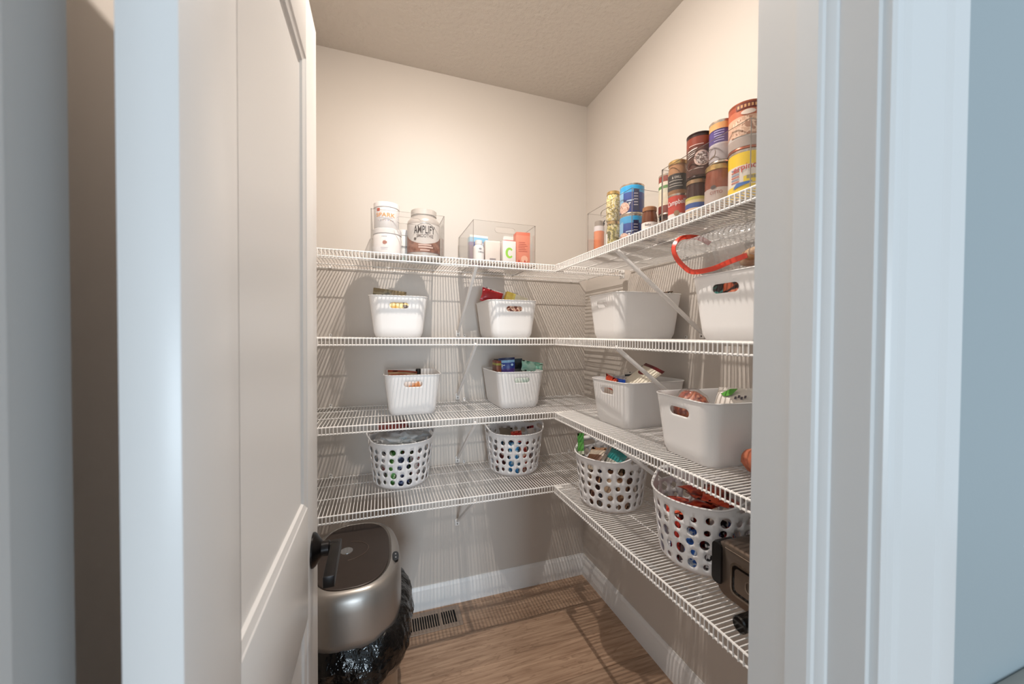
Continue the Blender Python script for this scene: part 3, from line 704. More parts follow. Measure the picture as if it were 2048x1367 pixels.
strip(smooth_path([(-.23, -1.108, 1.680), (-.275, -1.108, 1.693), (-.330, -1.105, 1.688), (-.354, -1.101, 1.662), (-.353, -1.112, 1.628), (-.344, -1.136, 1.597), (-.337, -1.160, 1.583), (-.332, -1.215, 1.583), (-.330, -1.262, 1.592), (-.318, -1.30, 1.602)]), .013, .0009, redm, 'red_seal')
MB().box(-.11, -.02, .0, .0012, -.040, .020).build('paper_insert', C((222, 214, 206), .6), zb, (0, .010, 0), (R(14), 0, R(-8)), smooth=False)
for k, (x, y_, z, sx) in enumerate([(.00, .022, -.028, .040), (.088, .022, -.030, .036), (.050, -.026, -.026, .038)]):
    b = blob('bread_roll', sx, .020, .016, mat_mottle('bread_%d' % k, [(206, 158, 110), (228, 190, 150), (190, 136, 90)], 20, .6, .15), None, (0, 0, 0), .12, 3, k+7)
    b.location = Matrix.Rotation(R(-90), 3, 'Z') @ Vector((x, y_, z)) + ZB; b.rotation_euler = (0, R(-6), R(-90+14*k))
    props(b, 'tan bread roll inside the clear zip bag', 'bread', 'bread rolls in the zip bag')
for k, (col, lab, yy) in enumerate([((206, 104, 70), 'orange brown packet behind the grip hole of the bin under the zip bag', -1.232), ((60, 150, 140), 'teal packet behind the grip hole of the bin under the zip bag', -1.169)]):
    pouch('snack_pouch', lab, 'packet', (.090, .038)[k], .148, .022, (-.278, yy, Z3+.004), (R(-5), 0, R(-90)), mat_mottle('grip_packet_%d' % k, [col, (40, 30, 30), tuple(min(255, c+50) for c in col)], 20), seed=30+k)

# basket contents: upright packets against the wall of each basket, some lying on top
PAL = [
    [('green striped', (84, 150, 70), (210, 226, 190)), ('navy blue', (38, 48, 92), (150, 160, 190)), ('white', (226, 222, 222), (190, 120, 120)), ('red and white', (200, 90, 84), (232, 214, 210)), ('black', (36, 32, 34), (120, 150, 90)), ('light green', (140, 180, 90), (220, 130, 90))],
    [('sky blue', (56, 140, 200), (190, 220, 236)), ('red', (176, 48, 38), (226, 190, 170)), ('maroon striped', (96, 40, 40), (226, 216, 206)), ('orange brown', (190, 96, 56), (120, 40, 34)), ('royal blue', (40, 80, 160), (200, 206, 220)), ('grey', (170, 168, 160), (90, 50, 50))],
    [('brown', (132, 92, 66), (186, 150, 118)), ('dark brown', (84, 50, 40), (160, 120, 90)), ('tan', (190, 160, 132), (140, 100, 80)), ('olive brown', (120, 112, 84), (70, 60, 50)), ('navy', (34, 44, 90), (180, 186, 200)), ('mottled brown', (156, 104, 70), (220, 200, 170))],
    [('red', (190, 52, 40), (60, 26, 26)), ('royal blue', (36, 92, 176), (210, 220, 232)), ('black and white', (34, 32, 34), (222, 220, 220)), ('orange', (214, 120, 60), (150, 50, 40)), ('dark red', (140, 44, 40), (220, 200, 196)), ('bright blue', (30, 70, 190), (90, 150, 220))],
]
WHERE = ['basket with the crinkled clear bag', 'basket under the mint pouch bin', 'basket with the green edged pouch', 'basket of red sweets']
for b, (bx, by) in enumerate(BK):
    zb_ = ZS[1]+TOP+.0045
    for i in range(9):
        nm, c1, c2 = PAL[b][i % 6]; a = 2*PI*i/9+.3*b-2.2
        r = .087
        m = mat_mottle('snack_%d_%d' % (b, i), [c1, c2, c1, tuple(int(v*.7) for v in c1)] if i % 2 else [c2, c1, c1, c2], 26+6*(i % 3), .35, .03)
        pouch('snack_packet', f'{nm} snack packet standing inside the {WHERE[b]}', 'packet', .047, (.150, .150, .138, .116)[b]-.010*(i % 3), .017, (bx+r*math.cos(a), by+r*math.sin(a), zb_), (R(-6), 0, a+PI/2), m, f'snack packets in the {WHERE[b]}', seed=50+b*10+i)
    for i in range(3):
        nm, c1, c2 = PAL[b][(i+4) % 6]; a = 2*PI*i/3+b
        m = mat_mottle('snack_core_%d_%d' % (b, i), [c2, c1, c2], 24, .35, .03)
        pouch('snack_packet', f'{nm} snack packet in the middle of the {WHERE[b]}', 'packet', .044, (.145, .145, .135, .112)[b], .018, (bx+.040*math.cos(a), by+.040*math.sin(a), zb_), (0, 0, a+PI/2), m, f'snack packets in the {WHERE[b]}', seed=90+b*10+i)
# clear crinkled bag and red packet in the first basket
cb = empty('clear_bag', (BK[0][0], BK[0][1]-.01, ZS[1]+.200), 0, 'crinkled clear bag of pale items on top of its round basket', 'bag')
blob('film', .105, .10, .036, M['bagc2'], cb, amp=.45, fr=4, seed=8, n=40)
blob('contents', .085, .082, .022, mat_mottle('pale_items', [(206, 214, 212), (226, 228, 226), (168, 188, 190)], 40), cb, amp=.2, seed=9)
pouch_at('snack_pouch', 'long pink red pouch lying over the clear bag', 'pouch', (-1.150, -.205, .986), (-1.015, -.200, .993), .10, .012, (0, .9, .12), mat_bands('pink_red_pouch', [(0, (196, 110, 104)), (.6, (176, 84, 76))], .4, mottle=.2), 120)
# second basket top
pouch_at('snack_pouch', 'grey brown pouch on top of the basket under the blue pouch bin', 'pouch', (-.575, -.150, .944), (-.503, -.150, .940), .07, .02, (0, -.6, -.7), C((128, 116, 102), .5), 121)
pouch_at('snack_pouch', 'red pouch on top of the basket beside the grey brown pouch', 'pouch', (-.528, -.196, .932), (-.470, -.192, .934), .06, .02, (0, -.5, -.7), mat_bands('red_pouch_two', [(0, (196, 40, 38)), (.8, (216, 90, 70))], .35, mottle=.2), 122)
pouch_at('framed_packet', 'white packet with a maroon frame standing at the rim of its basket', 'packet', (-.424, -.150, .940), (-.386, -.150, .944), .09, .012, (0, 0, -1), mat_bands('framed_print', [(0, (216, 206, 200)), (.86, (140, 34, 40))], .4), 123)
# third basket top
pouch_at('snack_pouch', 'narrow bright green pouch edge leaning over the far rim of its basket', 'pouch', (-.338, -.530, .992), (-.322, -.556, .999), .100, .010, (.1, -.75, -.7), mat_bands('green_pouch', [(0, (206, 214, 190)), (.25, (96, 170, 76)), (.6, (64, 140, 56))], .35, axis='Z', mottle=.3, mscale=30), 124)
pouch_at('snack_pouch', 'brown and white pouch lying in the basket beside the green edged pouch', 'pouch', (-.290, -.572, .940), (-.275, -.662, .960), .10, .024, (-.5, 0, -.6), mat_bands('brownwhite_pouch', [(0, (206, 190, 172)), (.35, (112, 76, 56)), (.62, (206, 190, 172)), (.85, (170, 130, 100))], .4, mottle=.2), 125)
pouch_at('snack_pouch', 'teal pouch leaning at the rim of the basket with the green edged pouch', 'pouch', (-.235, -.640, .962), (-.225, -.735, .955), .09, .018, (-.5, -.1, -.7), mat_bands('teal_pouch', [(0, (206, 202, 190)), (.4, (44, 142, 142)), (.86, (40, 60, 60))], .35, mottle=.25), 126)
# fourth basket top: red sweets packets
for i, (dx, dy, rz) in enumerate([(-.045, .055, 20), (.055, .04, 70), (-.055, -.02, -30), (.045, -.045, 110), (-.005, .015, 150), (-.02, -.065, 10)]):
    pouch('sweets_packet', 'crumpled red sweets packet heaped on top of its basket', 'packet', .070, .095, .020, (BK[3][0]+dx-.040*math.sin(R(-(rz-60))), BK[3][1]+dy-.040*math.cos(R(-(rz-60))), ZS[1]+.132+.0155*i), (R(-80), R(4*(i % 2)), R(rz-60)), mat_mottle('red_sweets_%d' % i, [(190, 52, 38), (214, 92, 60), (132, 30, 28), (60, 30, 26)], 20, .3, .06), 'red sweets packets in the basket', seed=130+i, wrinkle=1.2)

# ================================================================== ACRYLIC BINS
AH, AW, AD = .182, .290, .322; AT = .003
def plate(name, w, h, holes, parent, fmap):
    v, f = sheet(w, h, holes, 4, 3, fmap)
    mb = MB().add(v, f); me = mb.mesh(name, [M['acr'], M['acredge']], smooth=False)
    o = link(name, me, parent); solidify(o, AT, 0, rim=1); return o
def acrylic(x, y, rz, label):
    """origin at the middle of the base's front edge; local -y is the front"""
    t = empty('acrylic_bin', (x, y, ZS[4]+TOP), rz, label, 'bin', 'clear acrylic bins on the topmost shelves')
    plate('front_panel', AW, AH, [stadium(AW/2, AH-.034, .095, .026)], t, lambda s, q: (s-AW/2, 0, q))
    plate('back_panel', AW, AH, [], t, lambda s, q: (s-AW/2, AD, q))
    for sg in (-1, 1): plate('side_panel', AD-AT, AH, [], t, lambda s, q, sg=sg: (sg*(AW/2-AT/2), s+AT/2, q))
    plate('base', AW-2*AT, AD-AT, [], t, lambda s, q: (s-AW/2+AT, q+AT/2, AT/2))
    return t
A1 = acrylic(-1.0285, -.36, 0, 'clear acrylic bin of white tubs and a silver lidded shake jar')
A2 = acrylic(-.6145, -.36, 0, 'clear acrylic bin of small cartons and a white bottle')
A3 = acrylic(-.335, -.740, -PI/2, 'clear acrylic bin with two blue cans and an orange bottle')
A4 = acrylic(-.3365, -1.175, -PI/2, 'clear acrylic bin with stacked food cans and a red soup can')
ZA = ZS[4]+TOP+.0035
ZW = ZS[4]+TOP

# ------------------------------------------------------------------ tubs, jars and cans
FB = -PI/2-.08            # facing angle (world) for things on the back shelf
FR = -PI+.62              # facing angle for things on the side shelf
def vessel(name, label, cat, x, y, z, prof, m, group=None, n=36):
    t = empty(name, (x, y, z), 0, label, cat, group)
    MB().lathe(prof, n).build('body', m, t)
    return t
def lid(t, r, z0, h, m, name='lid', knurl=False):
    return MB().lathe([(0, z0), (r, z0), (r, z0+h-.002), (r-.002, z0+h), (0, z0+h)], 36).build(name, m, t)
def sleeve(t, r, z0, z1, m, name='label'):
    return MB().lathe([(r, z0), (r, z1)], 36, cap0=False, cap1=False).build(name, m, t)
def can(label, x, y, z, r, h, lm, group=None, bands=None, cat='can', metal=M['tin']):
    t = empty('food_can', (x, y, z), 0, label, cat, group)
    MB().lathe([(0, .002), (r-.003, .002), (r-.003, 0), (r, .0005), (r, .004), (r-.0012, .006), (r-.0012, h-.006), (r, h-.004), (r, h-.0005), (r-.003, h), (r-.003, h-.003), (0, h-.003)], 40).build('body', metal, t)
    sleeve(t, r-.0004, .0065, h-.0065, lm)
    return t
def jar(label, x, y, z, r, h, food, lidm, lh=.014, neck=.86, lm=None, l0=.15, l1=.6):
    t = empty('glass_jar', (x, y, z), 0, label, 'jar')
    hb = h-lh
    MB().lathe([(0, 0), (r*.92, 0), (r, .005), (r, hb*.76), (r*.97, hb*.84), (r*neck, hb*.95), (r*neck, hb), (0, hb)], 36).build('body', food, t)
    lid(t, r*neck+.0015, hb, lh, lidm)
    if lm: sleeve(t, r+.0004, hb*l0, hb*l1, lm)
    return t
tubw = mat('white_tub', (233, 228, 226), .35)
# lower and upper tub
t = vessel('supplement_tub', 'white tub with a small brown leaf mark under the orange lettered tub', 'tub', -1.110, -.283, ZA, [(0, 0), (.054, 0), (.057, .004), (.057, .088), (.053, .094), (0, .094)], tubw)
lid(t, .0575, .094, .020, tubw)
patch_wrap('maple_mark', [(.010*math.cos(a)*(1 if i % 2 else .62), .010*math.sin(a)*(1 if i % 2 else .62)) for i, a in enumerate([2*PI*k/14 for k in range(14)])], .057, FB-.12, .055, C((178, 120, 104)), t)
for k, (zz, w) in enumerate([(.080, .022), (.034, .030), (.028, .026)]):
    patch_wrap('print_line', [(-w/2, -.0007), (w/2, -.0007), (w/2, .0007), (-w/2, .0007)], .057, FB-.15, zz, C((170, 165, 180)), t)
t = vessel('supplement_tub', 'white tub with orange lettering stacked on another tub', 'tub', -1.113, -.289, ZA+.1145, [(0, 0), (.046, 0), (.050, .006), (.050, .082), (.047, .086), (0, .086)], tubw)
lid(t, .0515, .086, .020, tubw)
text_wrap('lettering', 'SPARK', .050, FB-.03, .052, .080, .016, C((236, 160, 84)), t)
patch_wrap('red_badge', [(-.007, -.006), (.007, -.006), (.007, .006), (-.007, .006)], .050, FB-.62, .073, C((190, 84, 64)), t)
for k in range(7): patch_wrap('print_fleck', [(-.002, -.001), (.002, -.001), (.002, .001), (-.002, .001)], .050, FB-.6+.2*k, .030, C([(206, 150, 160), (150, 150, 190), (220, 170, 140)][k % 3]), t)
patch_wrap('print_line', [(-.030, -.0006), (.030, -.0006), (.030, .0006), (-.030, .0006)], .050, FB, .040, C((190, 186, 200)), t)
# small supplement jar
t = vessel('supplement_jar', 'small white jar with a teal foot band between the tubs and the shake jar', 'jar', -1.040, -.222, ZA, [(0, 0), (.022, 0), (.024, .003), (.024, .108), (.020, .114), (0, .114)], mat_bands('teal_foot_label', [(0, (120, 188, 176)), (.2, (232, 228, 222))], .35))
lid(t, .0235, .114, .024, tubw)
text_wrap('lettering', 'armon', .024, FB-.1, .062, .036, .009, C((90, 90, 95)), t)
# shake jar
t = vessel('shake_jar', 'silver lidded shake jar with a grey and brown label', 'jar', -.9585, -.268, ZA, [(0, 0), (.066, 0), (.071, .005), (.071, .012), (.0695, .014), (.0695, .150), (.0705, .154), (.068, .166), (.056, .182), (.051, .186), (.051, .196), (0, .196)], mat('pearl_grey_plastic', (198, 190, 184), .28, metal=.3))
lid(t, .0545, .192, .024, C((206, 200, 194), .3, .3))
sleeve(t, .0701, .028, .148, C((206, 198, 192), .4), 'upper_label')
arc = []
for i in range(25):
    x = -.105+.21*i/24; arc.append((x, .062+.030*(abs(x)/.105)**2*1.6 if abs(x) < .09 else .110))
patch_wrap('brown_label', arc+[(.105, .028), (-.105, .028)], .0702, FB, 0, mat_mottle('cocoa_print', [(126, 86, 72), (150, 106, 88), (112, 74, 62)], 18, .4, .2), t)
text_wrap('lettering', 'AMPLIFY', .0702, FB+.02, .122, .092, .032, C((62, 48, 44)), t)
text_wrap('lettering', 'SMOOTHIE', .0702, FB+.06, .096, .072, .014, C((120, 106, 100)), t)
patch_wrap('round_badge', ellipse(0, 0, .006, .006), .0704, FB-.55, .083, C((110, 100, 94)), t)
for zz, w, o in ((.058, .055, .05), (.048, .062, .10), (.036, .040, .05)):
    patch_wrap('print_line', [(-w/2, -.003), (w/2, -.003), (w/2, .003), (-w/2, .003)], .0705, FB+o, zz, C((206, 176, 164)), t)
# second acrylic bin: cartons
c = carton('carton', 'light blue and purple carton behind the white bottle', 'carton', .092, .03, .150, (-.700, -.205, ZA), (0, 0, R(6)), mat_bands('blue_carton', [(0, (118, 84, 116)), (.68, (110, 90, 150)), (.78, (132, 186, 216)), (.93, (240, 236, 228))], .45))
MB().box(-.032, .032, -.0158, -.0150, .092, .118, bev=.0003).build('purple_panel', C((92, 100, 160)), c)
MB().lathe([(0, 0), (.009, 0), (.009, .0008), (0, .0008)], 16, mtx=Matrix.Translation((.024, -.0152, .108)) @ Matrix.Rotation(PI/2, 4, 'X')).build('print_dot', C((200, 216, 236)), c)
t = vessel('supplement_bottle', 'white bottle with grey lettering in front of the blue carton', 'bottle', -.7265, -.326, ZA, [(0, 0), (.0215, 0), (.024, .003), (.024, .062), (.022, .070), (.014, .080), (.013, .082), (0, .082)], tubw)
lid(t, .0165, .080, .018, tubw)
text_wrap('lettering', 'OMEGA', .024, FB+.35, .044, .030, .0065, C((120, 118, 125)), t)
patch_wrap('print_mark', ellipse(0, 0, .007, .004), .024, FB+.15, .058, C((150, 150, 156)), t)
c = carton('carton', 'beige carton between the white bottle and the white carton', 'carton', .068, .045, .100, (-.664, -.318, ZA), (0, 0, R(-3)), mat_bands('beige_carton', [(0, (226, 212, 202)), (.93, (236, 226, 216))], .5, mottle=.04, mscale=30))
MB().box(-.014, .014, -.0232, -.0225, .012, .022).build('print_mark', C((150, 138, 136)), c, smooth=False)
c = carton('carton', 'white carton with a green ring emblem', 'carton', .062, .05, .104, (-.590, -.322, ZA), (0, 0, R(2)), C((240, 232, 228)), bev=.0012)
ring = MB(); a0 = [R(40)+R(280)*i/24 for i in range(25)]
ring.add([(.019*math.cos(a), -.0256, .050+.024*math.sin(a)) for a in a0]+[(.010*math.cos(a)+.002, -.0256, .050+.015*math.sin(a)) for a in a0], [(i, i+1, 26+i, 25+i) for i in range(24)]).build('green_ring', C((158, 216, 80)), c, smooth=False)
c = carton('carton', 'coral orange carton with small print at the end of its acrylic bin', 'carton', .066, .05, .150, (-.520, -.318, ZA), (0, 0, R(-4)), mat_bands('coral_carton', [(0, (226, 138, 112)), (.9, (222, 118, 92))], .5))
for k in range(6): MB().box(-.022, .020-.006*(k % 3), -.0256, -.0251, .062+k*.008, .0645+k*.008).build('print_line', C((190, 96, 78)), c, smooth=False)
MB().lathe([(0, 0), (.016, 0), (.016, .0006), (0, .0006)], 20, mtx=Matrix.Translation((.006, -.0250, .028)) @ Matrix.Rotation(PI/2, 4, 'X')).build('pale_disc', C((232, 176, 150)), c)
for k in (-1, 1): MB().add([(-.006+.014*k-.006, -.0258, .012), (-.006+.014*k+.006, -.0258, .012), (-.006+.014*k, -.0258, .026)], [(0, 1, 2)]).build('drop_print', C((198, 74, 58)), c, smooth=False)
pouch('snack_pouch', 'white packet with a red mark behind the coral carton', 'packet', .06, .158, .018, (-.545, -.225, ZA+.001), (R(-2), R(-2), R(4)), mat_bands('white_red_packet', [(0, (226, 224, 218)), (.80, (206, 120, 116)), (.88, (228, 224, 220))], .4), seed=140)
carton('carton', 'tall cream carton lying behind the white carton', 'carton', .10, .03, .135, (-.60, -.12, ZA), (0, 0, 0), C((226, 214, 204)))

# third acrylic bin and things between
t = vessel('sauce_bottle', 'orange sauce bottle with a black flip cap', 'bottle', -.304, -.631, ZA, [(0, 0), (.019, 0), (.0205, .004), (.0205, .102), (.0185, .112), (.0175, .118), (0, .118)], mat_mottle('orange_sauce', [(214, 122, 82), (226, 148, 106)], 12, .25, .3))
sleeve(t, .0207, .098, .118, C((222, 214, 216)), 'neck_band')
lid(t, .0180, .118, .022, C((150, 138, 128), .35))
MB().lathe([(0, 0), (.009, 0), (.008, .006), (.003, .010), (.0015, .022), (0, .022)], 16, mtx=Matrix.Translation((.010, -.008, .128)) @ Matrix.Rotation(R(35), 4, 'Y')).build('spout', M['black'], t)
for k in range(5): patch_wrap('print_fleck', [(-.002, -.003), (.002, -.003), (.002, .003), (-.002, .003)], .0207, FR-.75, .02+.014*k, C((170, 70, 50)), t)
olive = mat_mottle('olives_in_brine', [(120, 110, 60), (186, 170, 96), (216, 202, 160), (96, 92, 54)], 60, .15, .05)
spag = mat_mottle('yellow_pickles', [(214, 190, 110), (236, 224, 190), (160, 140, 70), (226, 206, 150)], 55, .15, .05)
can_w = jar('jar of green olives with a pale lid under another jar', -.300, -.724, ZA, .0255, .112, olive, M['gold'], .012)
patch_wrap('label', [(-.012, -.030), (.010, -.030), (.010, .020), (-.012, .020)], .0257, FR-.95, .045, M['white'], can_w)
jar('jar of yellow pickles with a gold lid stacked on the olive jar', -.300, -.722, ZA+.1125, .0258, .112, spag, M['gold'], .012)
def blue_can(z, label):
    t = can(label, -.281, -.811, z, .0425, .107, mat_bands('blue_label', [(0, (20, 48, 128)), (.5, (26, 66, 150)), (.74, (60, 160, 214)), (.97, (80, 176, 224))], .3), cat='can')
    g = FR
    patch_wrap('pale_panel', [(-.030, .0), (-.006, .010), (-.006, .062), (-.030, .056)], .0425, g-.28, .022, C((132, 182, 218)), t)
    patch_wrap('food_print', ellipse(0, 0, .024, .020), .0426, g-.42, .024, mat_mottle('bean_print', [(214, 170, 150), (232, 206, 190), (186, 130, 112)], 90, .4, .05), t)
    for k in range(5): patch_wrap('print_line', [(-.007, -.0012), (.008, -.0012), (.008, .0012), (-.007, .0012)], .0427, g+.62, .030+k*.010, C((196, 190, 196)), t)
    patch_wrap('info_panel', [(-.008, -.034), (.012, -.034), (.012, .040), (-.008, .040)], .0425, g+.62, .045, C((34, 40, 78)), t)
    patch_wrap('white_mark', [(-.005, .006), (.005, .006), (0, -.004)], .0428, g+.12, .034, M['white'], t)
    patch_wrap('pale_script', [(-.014, -.003), (-.004, -.001), (.006, -.002), (.014, .001), (.013, .004), (.002, .003), (-.012, .002)], .0427, g+.14, .046, C((176, 196, 226)), t)
    return t
blue_can(ZA, 'blue food can with a bean picture under another blue can'); blue_can(ZA+.1075, 'blue food can with a bean picture stacked on top')
t = jar('small brown jar with a white label standing between the acrylic bins', -.300, -.930, ZW, .0245, .104, C((104, 62, 44), .2), C((150, 104, 72), .35), .014, .84, C((222, 212, 206)), .10, .58)
text_wrap('lettering', 'Baby', .0250, FR+.1, .043, .020, .008, C((60, 50, 50)), t)
t = jar('dark brown jar under the red and green labelled can', -.222, -.925, ZW, .030, .085, C((96, 62, 44), .2), M['black'], .012, .84, C((196, 178, 150)), .1, .5)
t = can('red, green and cream labelled can behind the acrylic bin edge', -.222, -.925, ZW+.0855, .030, .135, mat_bands('italian_label', [(0, (120, 54, 44)), (.2, (226, 214, 190)), (.55, (214, 208, 186)), (.66, (96, 140, 84)), (.74, (226, 214, 196)), (.84, (140, 60, 50))], .35, mottle=.12, mscale=40))

# fourth acrylic bin
t = can('red and white soup can with white script under a gold lidded jar', -.306, -1.0625, ZA, .0275, .093, mat_bands('soup_label', [(0, (232, 226, 222)), (.36, (196, 62, 50))], .35))
text_wrap('lettering', "Campbell's", .0275, FR+.12, .066, .062, .019, M['white'], t, slant=.12)
patch_wrap('medal', ellipse(0, 0, .008, .008), .0278, FR+.1, .036, C((150, 120, 92)), t)
t = jar('jar with a gold lid and black label standing on the red soup can', -.306, -1.0615, ZA+.0935, .0272, .098, C((170, 124, 88), .2), M['gold'], .012, .92, C((48, 44, 44), .4), .12, .66)
text_wrap('lettering', '& GRILL', .0277, FR+.08, .046, .026, .007, C((206, 196, 184)), t)
for zz, w in ((.037, .040), (.028, .036), (.021, .042)): patch_wrap('print_line', [(-w/2, -.0009), (w/2, -.0009), (w/2, .0009), (-w/2, .0009)], .0277, FR-.05, zz, C((186, 178, 168)), t)
t = jar('dark jam jar with a blue banded label under the cocoa can', -.3035, -1.131, ZA, .0285, .110, C((58, 30, 28), .12), C((170, 140, 110), .3, .7), .012, .9, mat_bands('jam_label', [(0, (224, 196, 170)), (.45, (60, 88, 150)), (.7, (214, 196, 150)), (.85, (190, 180, 96))], .35), .06, .62)
t = can('large brown cocoa can with a round emblem on the jam jar', -.2975, -1.134, ZA+.1105, .0345, .122, mat_bands('cocoa_label', [(0, (86, 52, 44)), (.62, (104, 56, 46)), (.72, (140, 64, 48)), (.95, (52, 26, 24))], .3, mottle=.12, mscale=14), metal=C((48, 26, 24), .3, .3))
patch_wrap('round_emblem', ellipse(0, 0, .021, .021, 24), .0346, FR+.32, .050, C((206, 176, 164)), t)
patch_wrap('emblem_centre', ellipse(0, 0, .0165, .0165, 24), .0348, FR+.32, .050, mat_mottle('emblem_print', [(206, 190, 184), (96, 70, 64), (220, 206, 200)], 130, .4, .05), t)
for k, zz in enumerate((.076, .070, .064, .058)): patch_wrap('script_stroke', [(-.016, -.003), (.012-.003*k, .001), (.014-.003*k, .004), (-.014, .0)], .0346, FR-.40, zz, C((222, 206, 200)), t)
for zz in (.088, .024): patch_wrap('print_line', [(-.018, -.0008), (.022, -.0008), (.022, .0008), (-.018, .0008)], .0346, FR-.2, zz, C((214, 190, 182)), t)
t = jar('brown sauce jar with a gold lid and grey label beside the yellow can', -.2975, -1.1975, ZA, .0325, .122, mat_mottle('brown_sauce', [(126, 66, 48), (142, 80, 60)], 30, .15, .2), M['gold'], .014, .93, C((186, 170, 164)), .08, .56)
text_wrap('lettering', 'CITTO', .0330, FR-.05, .048, .030, .008, C((150, 80, 70)), t)
patch_wrap('print_mark', ellipse(0, 0, .007, .005), .0331, FR-.25, .062, C((80, 70, 70)), t)
t = can('purple and silver can with an orange top on the brown sauce jar', -.2965, -1.2045, ZA+.1225, .0300, .108, mat_bands('purple_label', [(0, (176, 166, 168)), (.42, (196, 188, 188)), (.46, (92, 78, 136)), (.80, (60, 52, 92)), (.83, (226, 168, 110))], .3, mottle=.08, mscale=50))
for k in range(5): patch_wrap('print_line', [(-.012, -.0009), (.012, -.0009), (.012, .0009), (-.012, .0009)], .0300, FR-.1, .056+k*.006, C((180, 170, 206)), t)
t = can('yellow can with red lettering and a blue stripe under the chickpea can', -.2905, -1.2725, ZA, .0400, .122, mat_bands('yellow_label', [(0, (230, 196, 110)), (.12, (240, 206, 70)), (.30, (226, 216, 206)), (.72, (238, 200, 44))], .35))
text_wrap('lettering', 'erpino', .0400, FR-.02, .078, .052, .018, C((196, 70, 60)), t, slant=.1)
patch_wrap('yellow_patch', [(-.016, -.012), (.018, -.008), (.018, .010), (-.016, .006)], .0402, FR+.30, .052, C((236, 206, 60)), t)
for k in range(3): patch_wrap('print_mark', [(-.003, -.004), (.003, -.004), (.003, .004), (-.003, .004)], .0404, FR+.14+.17*k, .055, C((150, 140, 110)), t)
patch_wrap('blue_stripe', [(-.024, -.008), (.012, .000), (.020, .006), (-.016, .004)], .0403, FR-.1, .040, C((60, 110, 180)), t)
for k in range(6): patch_wrap('print_line', [(-.016, -.0012), (.004, -.0012), (.004, .0012), (-.016, .0012)], .0401, FR-.42, .048+k*.006, C([(190, 90, 80), (120, 130, 170)][k % 2]), t)
t = can('large chickpea can with a brown top band on the yellow can', -.2905, -1.2720, ZA+.1225, .0405, .112, mat_bands('chickpea_label', [(0, (176, 160, 152)), (.22, (206, 196, 190)), (.30, (216, 170, 144)), (.72, (196, 110, 80)), (.88, (170, 82, 58))], .35), metal=C((170, 96, 72), .3, .6))
patch_wrap('chickpea_print', [(-.034, -.020), (.034, -.020), (.036, .014), (0, .024), (-.034, .014)], .0406, FR, .052, mat_mottle('chickpeas', [(206, 164, 138), (230, 196, 172), (170, 122, 98)], 95, .4, .06), t)
patch_wrap('name_band', [(-.026, -.0065), (.030, -.0065), (.030, .0065), (-.026, .0065)], .0406, FR+.10, .100, C((112, 44, 34)), t)
for k in range(6): patch_wrap('print_mark', [(-.0022, -.0035), (.0022, -.0035), (.0022, .0035), (-.0022, .0035)], .0408, FR-.40+.18*k, .100, C((214, 160, 110)), t)
patch_wrap('pale_cloud', ellipse(0, 0, .016, .006), .0407, FR+.12, .085, C((226, 206, 192)), t)

# ================================================================== FLOOR THINGS AND LOWEST SHELF
# sensor bin
def sup(cx, cy, a, b, z, n=56, e=2.7, amp=0., seed=0., wz=0.):
    P = []
    for i in range(n):
        th = 2*PI*i/n; c, s_ = math.cos(th), math.sin(th)
        x = math.copysign(abs(c)**(2/e), c)*a; y = math.copysign(abs(s_)**(2/e), s_)*b
        if amp:
            q = mnoise.noise(Vector((x*13+seed, y*13, z*20)))*amp*.9+mnoise.noise(Vector((x*44, y*44+seed, z*34)))*amp*.42
            L = math.hypot(x, y); x += x/L*q; y += y/L*q
            P.append((cx+x, cy+y, z+wz*mnoise.noise(Vector((x*14, y*14, seed+5)))))
        else: P.append((cx+x, cy+y, z))
    return P
tc_ = empty('sensor_bin', (-1.222, -.560, 0), 0, 'oval steel sensor bin with silver lid and dark grey flap', 'bin')
MB().loft([sup(0, 0, .142, .218, .0), sup(0, 0, .142, .218, .515)]).build('body', M['steel'], tc_, angle=40)
MB().loft([sup(0, 0, .145, .221, .0), sup(0, 0, .145, .221, .03)]).build('foot_ring', M['black'], tc_)
ld = MB().loft([sup(0, 0, .150, .228, .492), sup(0, 0, .154, .233, .497), sup(0, 0, .1545, .2335, .52), sup(0, 0, .1535, .2325, .600), sup(0, 0, .150, .229, .628), sup(0, 0, .143, .222, .646), sup(0, 0, .133, .214, .655), sup(0, 0, .122, .206, .657), sup(0, 0, .1195, .2035, .653)], cap0=True, cap1=True).build('lid', M['silver'], tc_, angle=60)
MB().loft([sup(0, 0, .1515, .2300, .482), sup(0, 0, .1515, .2300, .500)]).build('lid_band', C((92, 84, 80), .35, .6), tc_)
fp = MB().loft([sup(-.002, 0, .1165, .2005, .651), sup(-.002, 0, .1165, .2005, .657), sup(-.002, 0, .1145, .1985, .6585)]).build('flap', M['flap'], tc_)
MB().loft([sup(-.03, .012, .040, .014, .6586, 28, 2), sup(-.03, .012, .040, .014, .6590, 28, 2)])
MB().lathe([(0, .6588), (.021, .6588), (.020, .6606), (0, .6606)], 28, mtx=Matrix.Translation((-.026, .010, 0))).build('silver_disc', M['chrome'], fp)
ridge = [(.0-.03+.075*math.cos(a), .010+.062*math.sin(a), .6590) for a in [R(-80)+R(160)*i/20 for i in range(21)]]
MB().tube(ridge, .0014, 6).build('ridge', C((92, 78, 70), .4, .3), fp)
sp = MB().loft([[(.1335+.0105*math.cos(2*PI*i/20), -.070+.028*math.copysign(abs(math.sin(2*PI*i/20))**.7, math.sin(2*PI*i/20)), z) for i in range(20)] for z in (.650, .6575)]).build('sensor_panel', M['blackg'], ld)
for k in (-1, 1): MB().lathe([(0, .6575), (.0028, .6575), (.0022, .6590), (0, .6590)], 12, mtx=Matrix.Translation((.134, -.070+.010*k, 0))).build('button', C((150, 150, 150), .3), sp)
lin = []
